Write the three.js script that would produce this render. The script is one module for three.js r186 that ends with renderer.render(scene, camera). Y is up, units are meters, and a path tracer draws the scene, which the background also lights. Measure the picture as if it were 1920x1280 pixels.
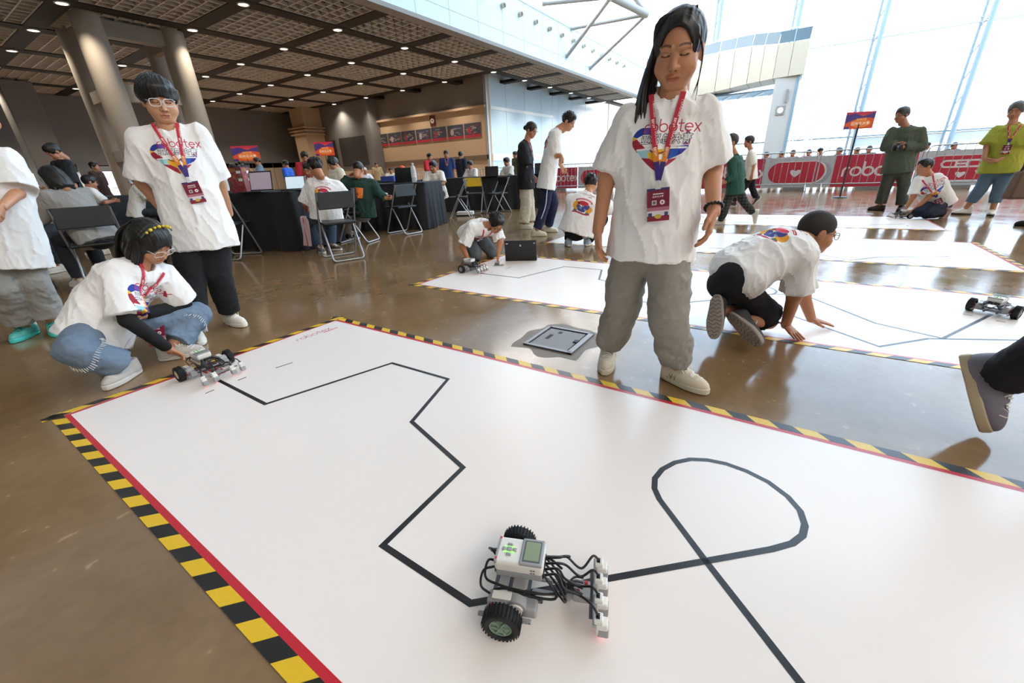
import * as THREE from 'three';
import { RoundedBoxGeometry } from 'three/addons/geometries/RoundedBoxGeometry.js';
import { mergeGeometries, mergeVertices } from 'three/addons/utils/BufferGeometryUtils.js';
import { RectAreaLightUniformsLib } from 'three/addons/lights/RectAreaLightUniformsLib.js';
import { ImprovedNoise } from 'three/addons/math/ImprovedNoise.js';

// ---------------------------------------------------------------- camera, sky, exposure
const scene = new THREE.Scene();
const rad = THREE.MathUtils.degToRad;
const camera = new THREE.PerspectiveCamera(2 * Math.atan(640 / 760) * 180 / Math.PI, 1.5, 0.05, 400);
camera.position.set(0, 1.03, 0);
camera.rotation.set(rad(-23), rad(34.1), rad(-2.73), 'YXZ');
scene.background = new THREE.Color(1.0, 0.985, 0.97);
scene.backgroundIntensity = 7.4;
const renderer = new THREE.WebGLRenderer();
renderer.toneMapping = THREE.LinearToneMapping;
renderer.toneMappingExposure = 1.0;
renderer.shadowMap.enabled = true;
RectAreaLightUniformsLib.init();

// ---------------------------------------------------------------- helpers
const V = (x, y, z) => new THREE.Vector3(x, y, z);
const PI = Math.PI;
let seed = 7;
const rnd = () => { seed = (seed * 1664525 + 1013904223) >>> 0; return seed / 4294967296; };
const rr = (a, b) => a + (b - a) * rnd();
const taken = new Map();
function numbered(n) { const k = taken.get(n) ?? 0; taken.set(n, k + 1); return k ? n + '_' + String(k).padStart(3, '0') : n; }
function std(color, roughness = 0.8, extra = {}) { return new THREE.MeshStandardMaterial({ color, roughness, ...extra }); }
function phys(color, roughness = 0.8, extra = {}) { return new THREE.MeshPhysicalMaterial({ color, roughness, ...extra }); }
function shadows(m) { m.castShadow = true; m.receiveShadow = true; return m; }
function mesh(name, geo, mat, parent) { const m = shadows(new THREE.Mesh(geo, mat)); m.name = name; if (parent) parent.add(m); return m; }
function part(parent, name, geo, mat, label) { const m = mesh(name, geo, mat, parent); if (label) m.userData.label = label; return m; }
function tag(o, label, category, group, kind) { if (label) o.userData.label = label; if (category) o.userData.category = category; if (group) o.userData.group = group; if (kind) o.userData.kind = kind; return o; }
function thing(name, label, category, pos = [0, 0, 0], turn = 0, group) { const o = new THREE.Group(); o.name = numbered(name); o.position.set(...pos); o.rotation.y = turn; scene.add(o); return tag(o, label, category, group); }
function solo(name, geo, mat, label, category, group, kind) { const m = mesh(numbered(name), geo, mat, scene); return tag(m, label, category, group, kind); }
function struct(name, geo, mat, label) { const m = mesh(name, geo, mat, scene); m.userData.kind = 'structure'; if (label) m.userData.label = label; m.userData.category = name.replace(/_.*/, ''); return m; }
// geometry pieces
function norm(g) { const h = g.index ? g.toNonIndexed() : g; for (const k of Object.keys(h.attributes)) if (!['position', 'normal', 'uv'].includes(k)) h.deleteAttribute(k); return h; }
function merge(list) { return mergeGeometries(list.map(norm)); }
function bx(w, h, d, x = 0, y = 0, z = 0, rx = 0, ry = 0, rz = 0) { const g = new THREE.BoxGeometry(w, h, d); if (rx) g.rotateX(rx); if (rz) g.rotateZ(rz); if (ry) g.rotateY(ry); g.translate(x, y, z); return g; }
function b2(x0, x1, y0, y1, z0, z1) { return bx(x1 - x0, y1 - y0, z1 - z0, (x0 + x1) / 2, (y0 + y1) / 2, (z0 + z1) / 2); }
function rb(w, h, d, r, x = 0, y = 0, z = 0, seg = 2) { const g = new RoundedBoxGeometry(w, h, d, seg, r); g.translate(x, y, z); return g; }
function cyl(r0, r1, h, x = 0, y = 0, z = 0, seg = 20, axis = 'y') { const g = new THREE.CylinderGeometry(r0, r1, h, seg); if (axis === 'x') g.rotateZ(PI / 2); if (axis === 'z') g.rotateX(PI / 2); g.translate(x, y, z); return g; }
function tor(R, r, x = 0, y = 0, z = 0, axis = 'z', s1 = 10, s2 = 24) { const g = new THREE.TorusGeometry(R, r, s1, s2); if (axis === 'x') g.rotateY(PI / 2); if (axis === 'y') g.rotateX(PI / 2); g.translate(x, y, z); return g; }
function bar(a, b, r, seg = 8, r2 = r) { const A = V(...a), B = V(...b), d = B.clone().sub(A), L = d.length(); const g = new THREE.CylinderGeometry(r2, r, L, seg); g.translate(0, L / 2, 0); g.applyQuaternion(new THREE.Quaternion().setFromUnitVectors(V(0, 1, 0), d.normalize())); g.translate(A.x, A.y, A.z); return g; }
function tube(pts, r, seg = 40, rs = 6, closed = false) { return new THREE.TubeGeometry(new THREE.CatmullRomCurve3(pts.map((p) => (p.isVector3 ? p : V(...p))), closed, 'centripetal'), seg, r, rs, closed); }
// polyline tube with rounded corners
function pipe(pts, r, round = 0.05, seg = 48, rs = 8) {
  const path = new THREE.CurvePath(), P = pts.map((p) => V(...p)); let prev = P[0].clone();
  for (let i = 1; i < P.length - 1; i++) { const a = P[i].clone().sub(P[i - 1]), b = P[i + 1].clone().sub(P[i]); const ra = Math.min(round, a.length() / 2.01), rb2 = Math.min(round, b.length() / 2.01); const s = P[i].clone().addScaledVector(a.normalize(), -ra), e = P[i].clone().addScaledVector(b.normalize(), rb2); path.add(new THREE.LineCurve3(prev, s)); path.add(new THREE.QuadraticBezierCurve3(s, P[i].clone(), e)); prev = e; }
  path.add(new THREE.LineCurve3(prev, P[P.length - 1]));
  return new THREE.TubeGeometry(path, seg, r, rs, false);
}
function uvMetres(g, s = 1) { // box-project uv in metres
  const p = g.attributes.position, n = g.attributes.normal, uv = new Float32Array(p.count * 2);
  for (let i = 0; i < p.count; i++) { const ax = Math.abs(n.getX(i)), ay = Math.abs(n.getY(i)), az = Math.abs(n.getZ(i)); let u, v; if (ay >= ax && ay >= az) { u = p.getX(i); v = p.getZ(i); } else if (ax >= az) { u = p.getZ(i); v = p.getY(i); } else { u = p.getX(i); v = p.getY(i); } uv[2 * i] = u * s; uv[2 * i + 1] = v * s; }
  g.setAttribute('uv', new THREE.BufferAttribute(uv, 2)); return g;
}
// value noise, tiling
function tileNoise(N, cells, sd) { const g = new Float32Array(cells * cells); let s = sd * 7919 + 13; for (let i = 0; i < g.length; i++) { s = (s * 1664525 + 1013904223) >>> 0; g[i] = s / 4294967296; } return (x, y) => { const u = x / N * cells, v = y / N * cells, i = Math.floor(u), j = Math.floor(v); let a = u - i, b = v - j; a = a * a * (3 - 2 * a); b = b * b * (3 - 2 * b); const q = (p, r) => g[((r % cells) + cells) % cells * cells + ((p % cells) + cells) % cells]; return (q(i, j) * (1 - a) + q(i + 1, j) * a) * (1 - b) + (q(i, j + 1) * (1 - a) + q(i + 1, j + 1) * a) * b; }; }
function dataTex(N, fn, srgb = true) { const d = new Uint8Array(N * N * 4); for (let y = 0; y < N; y++) for (let x = 0; x < N; x++) { const c = fn(x, y), o = (y * N + x) * 4; d[o] = c[0]; d[o + 1] = c[1]; d[o + 2] = c[2]; d[o + 3] = 255; } const t = new THREE.DataTexture(d, N, N); t.wrapS = t.wrapT = THREE.RepeatWrapping; t.magFilter = THREE.LinearFilter; if (srgb) t.colorSpace = THREE.SRGBColorSpace; t.needsUpdate = true; return t; }
function canvasTex(w, h, draw) { const c = document.createElement('canvas'); c.width = w; c.height = h; const g = c.getContext('2d'); draw(g, w, h); const t = new THREE.CanvasTexture(c); t.colorSpace = THREE.SRGBColorSpace; return t; }
// ---------------------------------------------------------------- materials shared by the setting
const clamp = (x, a, b) => Math.max(a, Math.min(b, x));
const fN = [tileNoise(1024, 6, 1), tileNoise(1024, 23, 2), tileNoise(1024, 90, 3), tileNoise(1024, 300, 4)];
const floorTex = dataTex(1024, (x, y) => { const a = fN[0](x, y), b = fN[1](x, y), c = fN[2](x, y), d = fN[3](x, y); const t = 0.5 + (a - 0.5) * 0.5 + (b - 0.5) * 0.34 + (c - 0.5) * 0.18 + (d - 0.5) * 0.16; const s = d > 0.93 && c > 0.62 ? 26 : 0; return [clamp(133 + 20 * (t - 0.5) * 2 + s, 0, 255), clamp(105 + 17 * (t - 0.5) * 2 + s, 0, 255), clamp(73 + 14 * (t - 0.5) * 2 + s, 0, 255)]; });
const floorRough = dataTex(1024, (x, y) => { const a = fN[1](y, x), b = fN[2](y, x), d = fN[3](y, x); const v = clamp(39 + 22 * (a - 0.5) + 14 * (b - 0.5) + 8 * (d - 0.5), 14, 255); return [v, v, v]; }, false);
floorTex.repeat.set(1 / 7, 1 / 7); floorRough.repeat.set(1 / 5, 1 / 5);
const M = {
  floor: phys(0xffffff, 0.95, { map: floorTex, roughnessMap: floorRough, ior: 1.5 }),
  outside: std(0xb9bcbc, 0.9),
  darkWall: std(0x7c7c7d, 0.75), posterWall: std(0xbfa68b, 0.7), posterUpper: std(0x85807b, 0.75), blueWall: phys(0xc6dcea, 0.22, { specularIntensity: 0.9 }), whiteBand: std(0xe8eef0, 0.5), creamPanel: std(0xc9b79d, 0.75),
  slab: std(0x100f0e, 0.95), slat: std(0xcac5be, 0.6), channel: std(0x1a1715, 0.8),
  bulk: std(0xd6e8f6, 0.55), bulkEdge: std(0x8d8b88, 0.6), whiteSteel: std(0xe6e7e5, 0.45), steel: std(0xb8bcc0, 0.4, { metalness: 0.6 }), column: std(0x9b948a, 0.6), columnBeam: std(0x8a8479, 0.65),
  glass: phys(0xffffff, 0.02, { transmission: 1, thickness: 0, ior: 1.5 }),
  glassBlue: phys(0xd9e9f7, 0.02, { transmission: 1, thickness: 0, ior: 1.5 }),
  lamp: std(0xffffff, 0.5, { emissive: new THREE.Color(1, 0.93, 0.8), emissiveIntensity: 6 }), lampRim: std(0xd8d4cc, 0.4),
  mullion: std(0x8fa3b4, 0.45), trussSteel: std(0xa9aba8, 0.5), fascia: std(0xb9b1a0, 0.6), railGlass: std(0x5d7480, 0.25), blueGrey: std(0x7f97a6, 0.5), door: std(0xc9cfd3, 0.5),
};
// ---------------------------------------------------------------- floor and ground
const fl = uvMetres(b2(-41, 24, -0.3, 0, -48, 20)); struct('floor', fl, M.floor, 'polished brown concrete hall floor');
const og = struct('ground_outside', b2(-120, 140, -0.5, -0.02, -190, -48.2), M.outside, 'pale paved ground outside the glass wall'); og.userData.category = 'ground';

// ---------------------------------------------------------------- ceiling over the left part of the hall
const CY = 6.53;
const ceil = struct('ceiling', b2(-41, -12.97, 7.5, 7.8, -49, 20), M.slab, 'black ceiling void above grey grid panels');
const LX = []; for (let j = 0; j < 6; j++) LX.push(-16.67 - 3.985 * j);
const LZ = []; for (let k = -5; k < 10; k++) LZ.push(-9.45 - 3.64 * k);
{
  // dark channels on the grid lines
  for (const x of [...LX, -40.5]) part(ceil, 'ceiling_channel', b2(x - 0.3, x + 0.3, CY + 0.02, CY + 0.2, x > -18 ? -48 : -25.6, 20), M.channel);
  for (const z of LZ) part(ceil, 'ceiling_channel', b2(z < -25.6 ? -18.5 : -40, -13, CY + 0.03, CY + 0.19, z - 0.3, z + 0.3), M.channel);
  const xs = [-12.9, ...LX.map((x) => x), -40.4], slatGeo = {};
  for (let j = 0; j + 1 < xs.length; j++) for (let k = 0; k + 1 < LZ.length; k++) {
    const x1 = xs[j] - (j ? 0.32 : 0), x0 = xs[j + 1] + 0.32, z1 = LZ[k] - 0.32, z0 = LZ[k + 1] + 0.32;
    if (z0 < -25.6 && j > 0 && x0 < -18.6) continue;
    const w = x1 - x0, d = z1 - z0, key = w.toFixed(2) + '_' + d.toFixed(2);
    if (!slatGeo[key]) { const list = [], nx = Math.round(w / 0.42), nz = Math.round(d / 0.42); for (let i = 0; i <= nx; i++) list.push(bx(0.035, 0.12, d, -w / 2 + w * i / nx, 0, 0)); for (let i = 0; i <= nz; i++) list.push(bx(w, 0.12, 0.035, 0, 0, -d / 2 + d * i / nz)); slatGeo[key] = merge(list); }
    const p = part(ceil, 'ceiling_grid_panel', slatGeo[key], M.slat); p.position.set((x0 + x1) / 2, CY + 0.12, (z0 + z1) / 2);
  }
}
// ---------------------------------------------------------------- bulkhead between the low ceiling and the atrium
const bulk = struct('wall_bulkhead', b2(-12.95, -12.75, 6.42, 8.5, -49, 20), M.bulk, 'pale bulkhead band with a row of round spotlights'); 
part(bulk, 'bulkhead_edge', b2(-13.2, -12.72, 6.28, 6.42, -49, 20), M.bulkEdge);
for (let i = 0; i < 22; i++) part(bulk, 'panel_joint', b2(-12.75, -12.747, 6.42, 8.5, -6 - i * 1.9, -5.985 - i * 1.9), M.bulkEdge);
part(bulk, 'panel_joint', b2(-12.75, -12.747, 6.95, 6.965, -48, -5), M.bulkEdge);
part(bulk, 'top_ledge', b2(-13.2, -12.72, 8.5, 8.58, -49, 20), M.bulk);
const cls = struct('window_4', b2(-13.1, -12.9, 8.58, 8.7, -48, 20), M.whiteSteel, 'glazing above the pale bulkhead'); for (let i = 0; i < 11; i++) { const z0 = -48 + i * 6.18; if (i < 5) part(cls, 'glass_pane', b2(-13.01, -13.0, 8.7, 17.4, z0 + 0.1, z0 + 6.08), M.glass); else part(cls, 'unseen_solid_panel', b2(-13.2, -13.0, 8.7, 17.5, z0, z0 + 6.18), M.bulk); part(cls, 'mullion', b2(-13.08, -12.92, 8.6, 17.5, z0 - 0.08, z0 + 0.08), M.whiteSteel); }  // unseen near bays closed with solid panels to keep glare off the floor
for (let i = 0; i < 13; i++) {
  const z = -17.8 - 1.5 * i, s = thing('bulkhead_spotlight', 'small round cream spotlight on the pale bulkhead band', 'spotlight', [-12.75, 7.93, z], 0, 'spotlights along the bulkhead');
  part(s, 'housing', merge([cyl(0.1, 0.12, 0.16, 0.08, 0, 0, 16, 'x'), bx(0.05, 0.05, 0.05, 0.02, -0.02, 0)]), std(0xcfc4ae, 0.5)); part(s, 'lens', cyl(0.085, 0.085, 0.02, 0.165, 0, 0, 16, 'x'), std(0x4a4238, 0.3));
}
// ---------------------------------------------------------------- walls
const wp = struct('wall_poster', b2(-29.4, -18.5, 0, 7.5, -26, -25.6), M.posterWall, 'tan wall with a row of posters');
part(wp, 'upper_band', b2(-29.4, -18.5, 5.12, 6.9, -25.6, -25.57), M.posterUpper); part(wp, 'ledge', b2(-29.4, -18.5, 4.98, 5.12, -25.6, -25.3), M.posterWall);
part(wp, 'dado_band', b2(-29.4, -18.5, 1.75, 2.05, -25.6, -25.5), std(0x6f5f50, 0.7)); part(wp, 'corner_trim', b2(-18.62, -18.42, 0, 7, -25.65, -25.5), M.steel);
const wd = struct('wall_recess', b2(-40.2, -29.4, 0, 7.5, -26, -24.6), M.darkWall, 'dark grey wall beside the poster wall');
part(wd, 'lower_panel', b2(-40, -29.5, 0, 1.5, -24.6, -24.55), M.creamPanel); part(wd, 'dark_screen', b2(-37.4, -34.2, 2.0, 4.0, -24.6, -24.5), std(0x2b2b2d, 0.6)); part(wd, 'wall_frame', b2(-33.6, -30.2, 1.9, 4.1, -24.6, -24.52), std(0x3c3a39, 0.7));
const pil = tag(mesh('wall_pillar', b2(-37.4, -35.6, 0, 7.5, -24.6, -22.9), M.posterWall, scene), 'tan wall pillar with stepped ledge moulding', 'pillar', null, 'structure');
for (let i = 0; i < 3; i++) part(pil, 'moulding', b2(-37.6 - 0.05 * i, -35.4 + 0.05 * i, 4.5 + 0.24 * i, 4.62 + 0.24 * i, -24.6, -22.7 + 0.05 * i), M.posterWall);
const wbv = struct('wall_blue', b2(-18.9, -18.5, 0, 7.5, -48, -26), M.blueWall, 'glossy pale blue grey panel wall');
part(wbv, 'light_strip', b2(-18.5, -18.46, 4.9, 5.1, -35.2, -26), M.whiteBand); part(wbv, 'white_band', b2(-18.5, -18.46, 1.65, 2.1, -35, -26), M.whiteBand);
for (const z of [-28, -30.6, -33.2, -35.2, -36.2, -39, -42, -45]) part(wbv, 'panel_joint', b2(-18.5, -18.49, 0, 6.6, z, z + (z === -35.2 ? 0.12 : 0.03)), M.steel);
// left wall: dark upper band, bright openings below
const wl = struct('wall_left', b2(-41, -40, 2.45, 7.5, -26, 20), M.darkWall, 'dark grey upper wall above the bright openings');
part(wl, 'sill_wall', b2(-41, -40, 0, 0.25, -26, 20), M.creamPanel);
part(wl, 'end_panel', b2(-41, -40, 0, 2.45, -26, -17.5), M.creamPanel);
for (let i = 0; i < 9; i++) part(wl, 'panel_joint', b2(-40, -39.98, 0.25, 2.45, -25.4 + i * 0.9, -25.37 + i * 0.9), std(0x7d6f5e, 0.7));
part(wl, 'roller_shutter', b2(-40.4, -40, 2.1, 2.5, -24.5, 18), std(0x9aa0a3, 0.5));
for (let i = 0; i < 9; i++) { const z = -16.4 + i * 3.6; part(wl, 'pier', b2(-41, -39.7, 0, 2.6, z - 0.45, z + 0.45), std(0x6f7376, 0.7)); }
const wlw = struct('window_1', merge(Array.from({ length: 9 }, (_, i) => bx(0.02, 2.2, 3.3, -40.6, 1.35, -18.2 + 3.6 * i))), M.glass, 'bright glazed openings under the dark wall');
for (let i = 0; i < 9; i++) { part(wlw, 'window_frame', b2(-40.66, -40.54, 1.0, 1.06, -19.8 + 3.6 * i, -16.6 + 3.6 * i), M.steel); }
// rear and right closing walls, behind the camera
struct('wall_rear', b2(-41, 24, 0, 18, 20, 20.4), std(0xb9b4ac, 0.8));
// ---------------------------------------------------------------- glass facade at the far end, and along the right side
const GX = [-14.4, -8.5, -2.45, 3.2, 9.1, 15, 20.9];
const fac = struct('window_2', b2(-41, 24, 0, 0.2, -48.2, -47.9), M.whiteSteel, 'tall glass facade with white steel mullions');
for (let i = 0; i + 1 < GX.length; i++) for (const [y0, y1] of [[0.2, 2.2], [2.4, 9.1], [9.5, 17.4]]) part(fac, 'glass_pane', b2(GX[i] + 0.12, GX[i + 1] - 0.12, y0, y1, -48.06, -48.05), M.glassBlue);
for (const x of GX) { part(fac, 'mullion', merge([bar([x - 0.14, 0, -47.9], [x - 0.14, 17.5, -47.9], 0.09), bar([x + 0.24, 0, -47.5], [x + 0.24, 17.5, -47.5], 0.16), ...Array.from({ length: 11 }, (_, i) => bar([x - 0.14, 0.8 + i * 1.6, -47.9], [x + 0.24, 1.6 + i * 1.6, -47.5], 0.04))]), M.mullion); }
part(fac, 'transom', b2(-18, 24, 9.12, 9.2, -48.0, -47.8), M.steel); part(fac, 'transom', b2(-18, 24, 9.42, 9.48, -48.0, -47.8), M.steel); part(fac, 'transom', b2(-18, 24, 2.22, 2.34, -48.1, -47.8), M.blueGrey);
part(fac, 'low_rail_panel', b2(3.4, 9, 1.5, 2.2, -47.95, -47.9), std(0xcfd6da, 0.5)); part(fac, 'low_rail_panel', b2(9.3, 15, 1.5, 2.2, -47.95, -47.9), std(0xcfd6da, 0.5));
struct('wall_far_left', b2(-41, -18.5, 0, 7.5, -48.4, -48), M.darkWall);
const fr = struct('window_3', b2(23.9, 24.1, 0, 0.2, -48, 20), M.whiteSteel, 'glass facade along the unseen right side, solid panels added to cut light');
for (let i = 0; i < 11; i++) { const z0 = -48 + i * 6.18; if (i < 3) part(fr, 'glass_pane', b2(24.0, 24.01, 0.2, 17.4, z0 + 0.1, z0 + 6.08), M.glassBlue); else part(fr, 'unseen_solid_panel', b2(24.0, 24.3, 0.2, 17.5, z0, z0 + 6.18), std(0xb4b0a8, 0.8)); part(fr, 'mullion', b2(23.8, 24.1, 0, 17.5, z0 - 0.1, z0 + 0.1), M.whiteSteel); }  // unseen solid panels added past the far bays to cut side light
// atrium glass roof on white beams; unseen near panels added to steer the light
const roof = struct('ceiling_atrium', merge([b2(-13.4, 24.2, 17.5, 17.8, -48.4, -47.6), b2(-13.4, 24.2, 17.5, 17.8, 19.6, 20.4), b2(-13.4, -12.6, 17.5, 17.8, -48, 20), b2(23.6, 24.2, 17.5, 17.8, -48, 20)]), M.whiteSteel, 'glass atrium roof on white beams, unseen near bays shaped for the light');
for (let i = 0; i < 11; i++) { const z0 = -48 + i * 6.18; part(roof, 'roof_beam', b2(-13, 24, 17.2, 17.7, z0 - 0.15, z0 + 0.15), M.whiteSteel); if (i < 5) part(roof, 'glass_pane', b2(-13, 24, 17.72, 17.73, z0 + 0.15, z0 + 6.03), M.glassBlue); else { part(roof, 'unseen_roof_panel', b2(-13, 14.5, 17.72, 17.82, z0 + 0.15, z0 + 6.03), M.whiteSteel); part(roof, 'glass_pane', b2(14.5, 24, 17.72, 17.73, z0 + 0.15, z0 + 6.03), M.glass); } }
// outer white truss against the facade at the top of the picture
{
  const t = thing('roof_truss', 'white steel tube truss braced off the pale bulkhead', 'truss', [0, 0, 0]);
  const P = (x, y, z) => [x, y, z], nA = P(-9.9, 9.15, -25.5), nB = P(-8.9, 8.85, -28.5), up = P(-12.2, 12.4, -21), up2 = P(-11.6, 12.6, -22.5);
  part(t, 'chord', merge([bar(up, nA, 0.15, 12), bar(nA, nB, 0.19, 12), bar(up2, nB, 0.11, 12)]), M.trussSteel);
  part(t, 'node', (() => { const g = new THREE.SphereGeometry(0.18, 14, 10); g.translate(...nA); return g; })(), M.whiteSteel);
  for (const [a, b] of [[nA, P(-12.75, 7.0, -26)], [nB, P(-12.75, 6.9, -29.5)], [nA, P(-12.75, 8.9, -23.2)], [nB, P(-12.75, 8.5, -26.6)]]) part(t, 'brace', bar(a, b, 0.1, 10), M.trussSteel);
  for (const [y, z] of [[7.0, -26], [6.9, -29.5], [8.9, -23.2], [8.5, -26.6]]) part(t, 'wall_bracket', bx(0.04, 0.24, 0.24, -12.73, y, z), M.steel);
}
// bridge deck at the far end, curving away
{
  const t = thing('footbridge', 'cream footbridge with dark glazed railing crossing the atrium', 'bridge');
  const st = [[-14, -50.3 + 3, 6.35, 9.6], [-10.4, -45.4, 6.35, 9.4], [-7.2, -43.3, 6.35, 9.17], [-4.6, -41.2, 6.35, 8.8], [-2.8, -40.2, 6.35, 8.45], [-0.9, -39.9, 6.35, 8.38]];
  for (let i = 0; i + 1 < st.length; i++) {
    const a = st[i], b = st[i + 1], n = 2;
    for (let k = 0; k < n; k++) {
      const L = (q, s) => a[q] + (b[q] - a[q]) * s, s0 = k / n, s1 = (k + 1) / n - 0.012;
      const g = new THREE.BufferGeometry(), p = []; const q = (x, y, z) => p.push(x, y, z);
      const x0 = L(0, s0), z0 = L(1, s0), y0 = L(2, s0), t0 = L(3, s0), x1 = L(0, s1), z1 = L(1, s1), y1 = L(2, s1), t1 = L(3, s1), d = -3.2;
      const f = (A, B, C, D) => { q(...A); q(...B); q(...C); q(...A); q(...C); q(...D); };
      f([x0, y0, z0], [x1, y1, z1], [x1, t1, z1], [x0, t0, z0]); f([x0, y0, z0 + d], [x0, t0, z0 + d], [x1, t1, z1 + d], [x1, y1, z1 + d]); f([x0, y0, z0], [x0, y0, z0 + d], [x1, y1, z1 + d], [x1, y1, z1]); f([x0, t0, z0], [x1, t1, z1], [x1, t1, z1 + d], [x0, t0, z0 + d]); f([x0, y0, z0], [x0, t0, z0], [x0, t0, z0 + d], [x0, y0, z0 + d]); f([x1, y1, z1], [x1, y1, z1 + d], [x1, t1, z1 + d], [x1, t1, z1]);
      g.setAttribute('position', new THREE.Float32BufferAttribute(p, 3)); g.computeVertexNormals(); part(t, 'fascia_panel', g, M.fascia);
      // glazed rail panel
      const dir = V(x1 - x0, t1 - t0, z1 - z0), r = new THREE.BoxGeometry(dir.length() * 0.97, 0.72, 0.05); r.rotateZ(Math.atan2(t1 - t0, Math.hypot(x1 - x0, z1 - z0))); r.rotateY(-Math.atan2(z1 - z0, x1 - x0)); r.translate((x0 + x1) / 2, (t0 + t1) / 2 + 0.42, (z0 + z1) / 2 - 0.15); part(t, 'rail_panel', r, M.railGlass);
      part(t, 'handrail', bar([x0, t0 + 0.86, z0 - 0.15], [x1, t1 + 0.86, z1 - 0.15], 0.04), M.whiteSteel);
    }
  }
  // slatted soffit strip under the bridge
  part(t, 'soffit', b2(-13, -1.6, 6.1, 6.2, -48, -44.6), M.blueGrey);
  for (let i = 0; i < 9; i++) part(t, 'soffit_slat', bx(0.1, 0.1, 3.2, -11.6 + i * 1.25, 6.06, -46.2, 0, 0.35), M.whiteSteel);
}
// boxed column and white lattice mast beside it
{
  const c = thing('bridge_column', 'grey boxed column with a round sign beside a lattice mast', 'column', [0, 0, 0]);
  part(c, 'shaft', b2(-2.62, -1.25, 0, 6.34, -41.4, -40.2), std(0xb2b2b0, 0.6)); part(c, 'edge_trim', b2(-1.3, -1.1, 0, 6.34, -41.3, -40.15), M.blueGrey);
  part(c, 'round_sign', merge([bx(0.55, 0.6, 0.04, -1.95, 4.2, -40.16), ]), std(0x8a8a88, 0.5)); part(c, 'sign_face', cyl(0.2, 0.2, 0.03, -1.95, 4.2, -40.13, 20, 'z'), std(0xe4e4e0, 0.5)); part(c, 'nozzle', bx(0.14, 0.85, 0.12, -1.72, 5.1, -40.12), std(0x8a8a88, 0.5));
  const l = thing('lattice_mast', 'white lattice steel mast reaching up past the bridge end', 'mast', [0, 0, 0]);
  part(l, 'chord', merge([bar([-0.95, 0, -40], [-0.95, 6.3, -40], 0.05), bar([0.15, 0, -40.2], [0.05, 8.6, -40.2], 0.11), bar([0.4, 0, -40.8], [0.4, 8.8, -40.8], 0.05)]), M.whiteSteel);
  for (let i = 0; i < 7; i++) part(l, 'lacing', merge([bar([-0.95, 0.2 + i * 0.86, -40], [0.15, 1.06 + i * 0.86, -40.2], 0.03), bar([0.15, 0.2 + i * 0.86, -40.2], [-0.95, 1.06 + i * 0.86, -40], 0.03)]), M.whiteSteel);
}
// ---------------------------------------------------------------- round columns of the low hall
function roundColumn(x, z, r, label) { const c = thing('round_column', label, 'column', [x, 0, z]); part(c, 'shaft', cyl(r, r, 7.0, 0, 3.5, 0, 36), M.column); part(c, 'foot_plate', cyl(r + 0.06, r + 0.06, 0.06, 0, 0.03, 0, 36), M.columnBeam); return c; }
roundColumn(-21.6, -6.55, 0.42, 'thick round grey column with lamp light near its top, by the cross beams');
roundColumn(-21.6, -9.05, 0.42, 'round grey column standing behind the boy in glasses');
roundColumn(-24.2, -6.75, 0.42, 'shaded round column left of the lit column');
roundColumn(-23.9, -9.2, 0.3, 'slim rear column under the cross beam');
{
  const b = thing('column_cross_beam', 'grey cross beams joining the group of round columns', 'beam', [0, 0, 0]);
  part(b, 'beam', b2(-21.8, -21.4, 6.0, 6.5, -9.05, -6.55), M.columnBeam); part(b, 'beam', b2(-24.2, -21.4, 6.05, 6.5, -9.2, -8.95), M.columnBeam); part(b, 'beam', b2(-21.75, -21.45, 4.0, 4.55, -9.05, -6.55), M.columnBeam); part(b, 'beam', b2(-24.2, -21.6, 4.1, 4.5, -6.9, -6.5), M.columnBeam); part(b, 'beam', b2(-24.2, -21.6, 2.0, 2.4, -6.9, -6.5), M.columnBeam);
}
{ const c = thing('square_pier', 'wide dark grey square pier under the low ceiling', 'pier', [-36.2, 0, -6.8]); part(c, 'shaft', rb(1.5, 6.5, 1.3, 0.04, 0, 3.25, 0, 1), std(0x75726f, 0.7)); part(c, 'skirting', bx(1.6, 0.2, 1.4, 0, 0.1, 0), M.columnBeam); }
// ---------------------------------------------------------------- downlights
for (let j = 0; j < LX.length; j++) for (let k = 4; k < LZ.length; k++) {
  const x = LX[j], z = LZ[k]; if (z < -25.6 && j > 0) continue; if (z > -5 && j < 1) continue; if (z < -44) continue;
  const l = thing('downlight', 'round glowing downlight in the dark ceiling channel', 'lamp', [x, CY, z], 0, 'downlights in the ceiling');
  part(l, 'rim', tor(0.17, 0.025, 0, 0.0, 0, 'y', 8, 20), M.lampRim); part(l, 'diffuser', cyl(0.165, 0.165, 0.02, 0, 0.0, 0, 20), M.lamp);
  const s = new THREE.SpotLight(new THREE.Color(1, 0.86, 0.68), 62, 0, rad(58), 0.7, 2); s.name = 'downlight_beam'; s.position.set(x, CY - 0.03, z); s.target.position.set(x, 0, z); s.castShadow = true; s.shadow.radius = 6; s.shadow.mapSize.set(256, 256); scene.add(s, s.target);
}
// ---------------------------------------------------------------- lettering helpers
const RED = '#cf3044';
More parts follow.
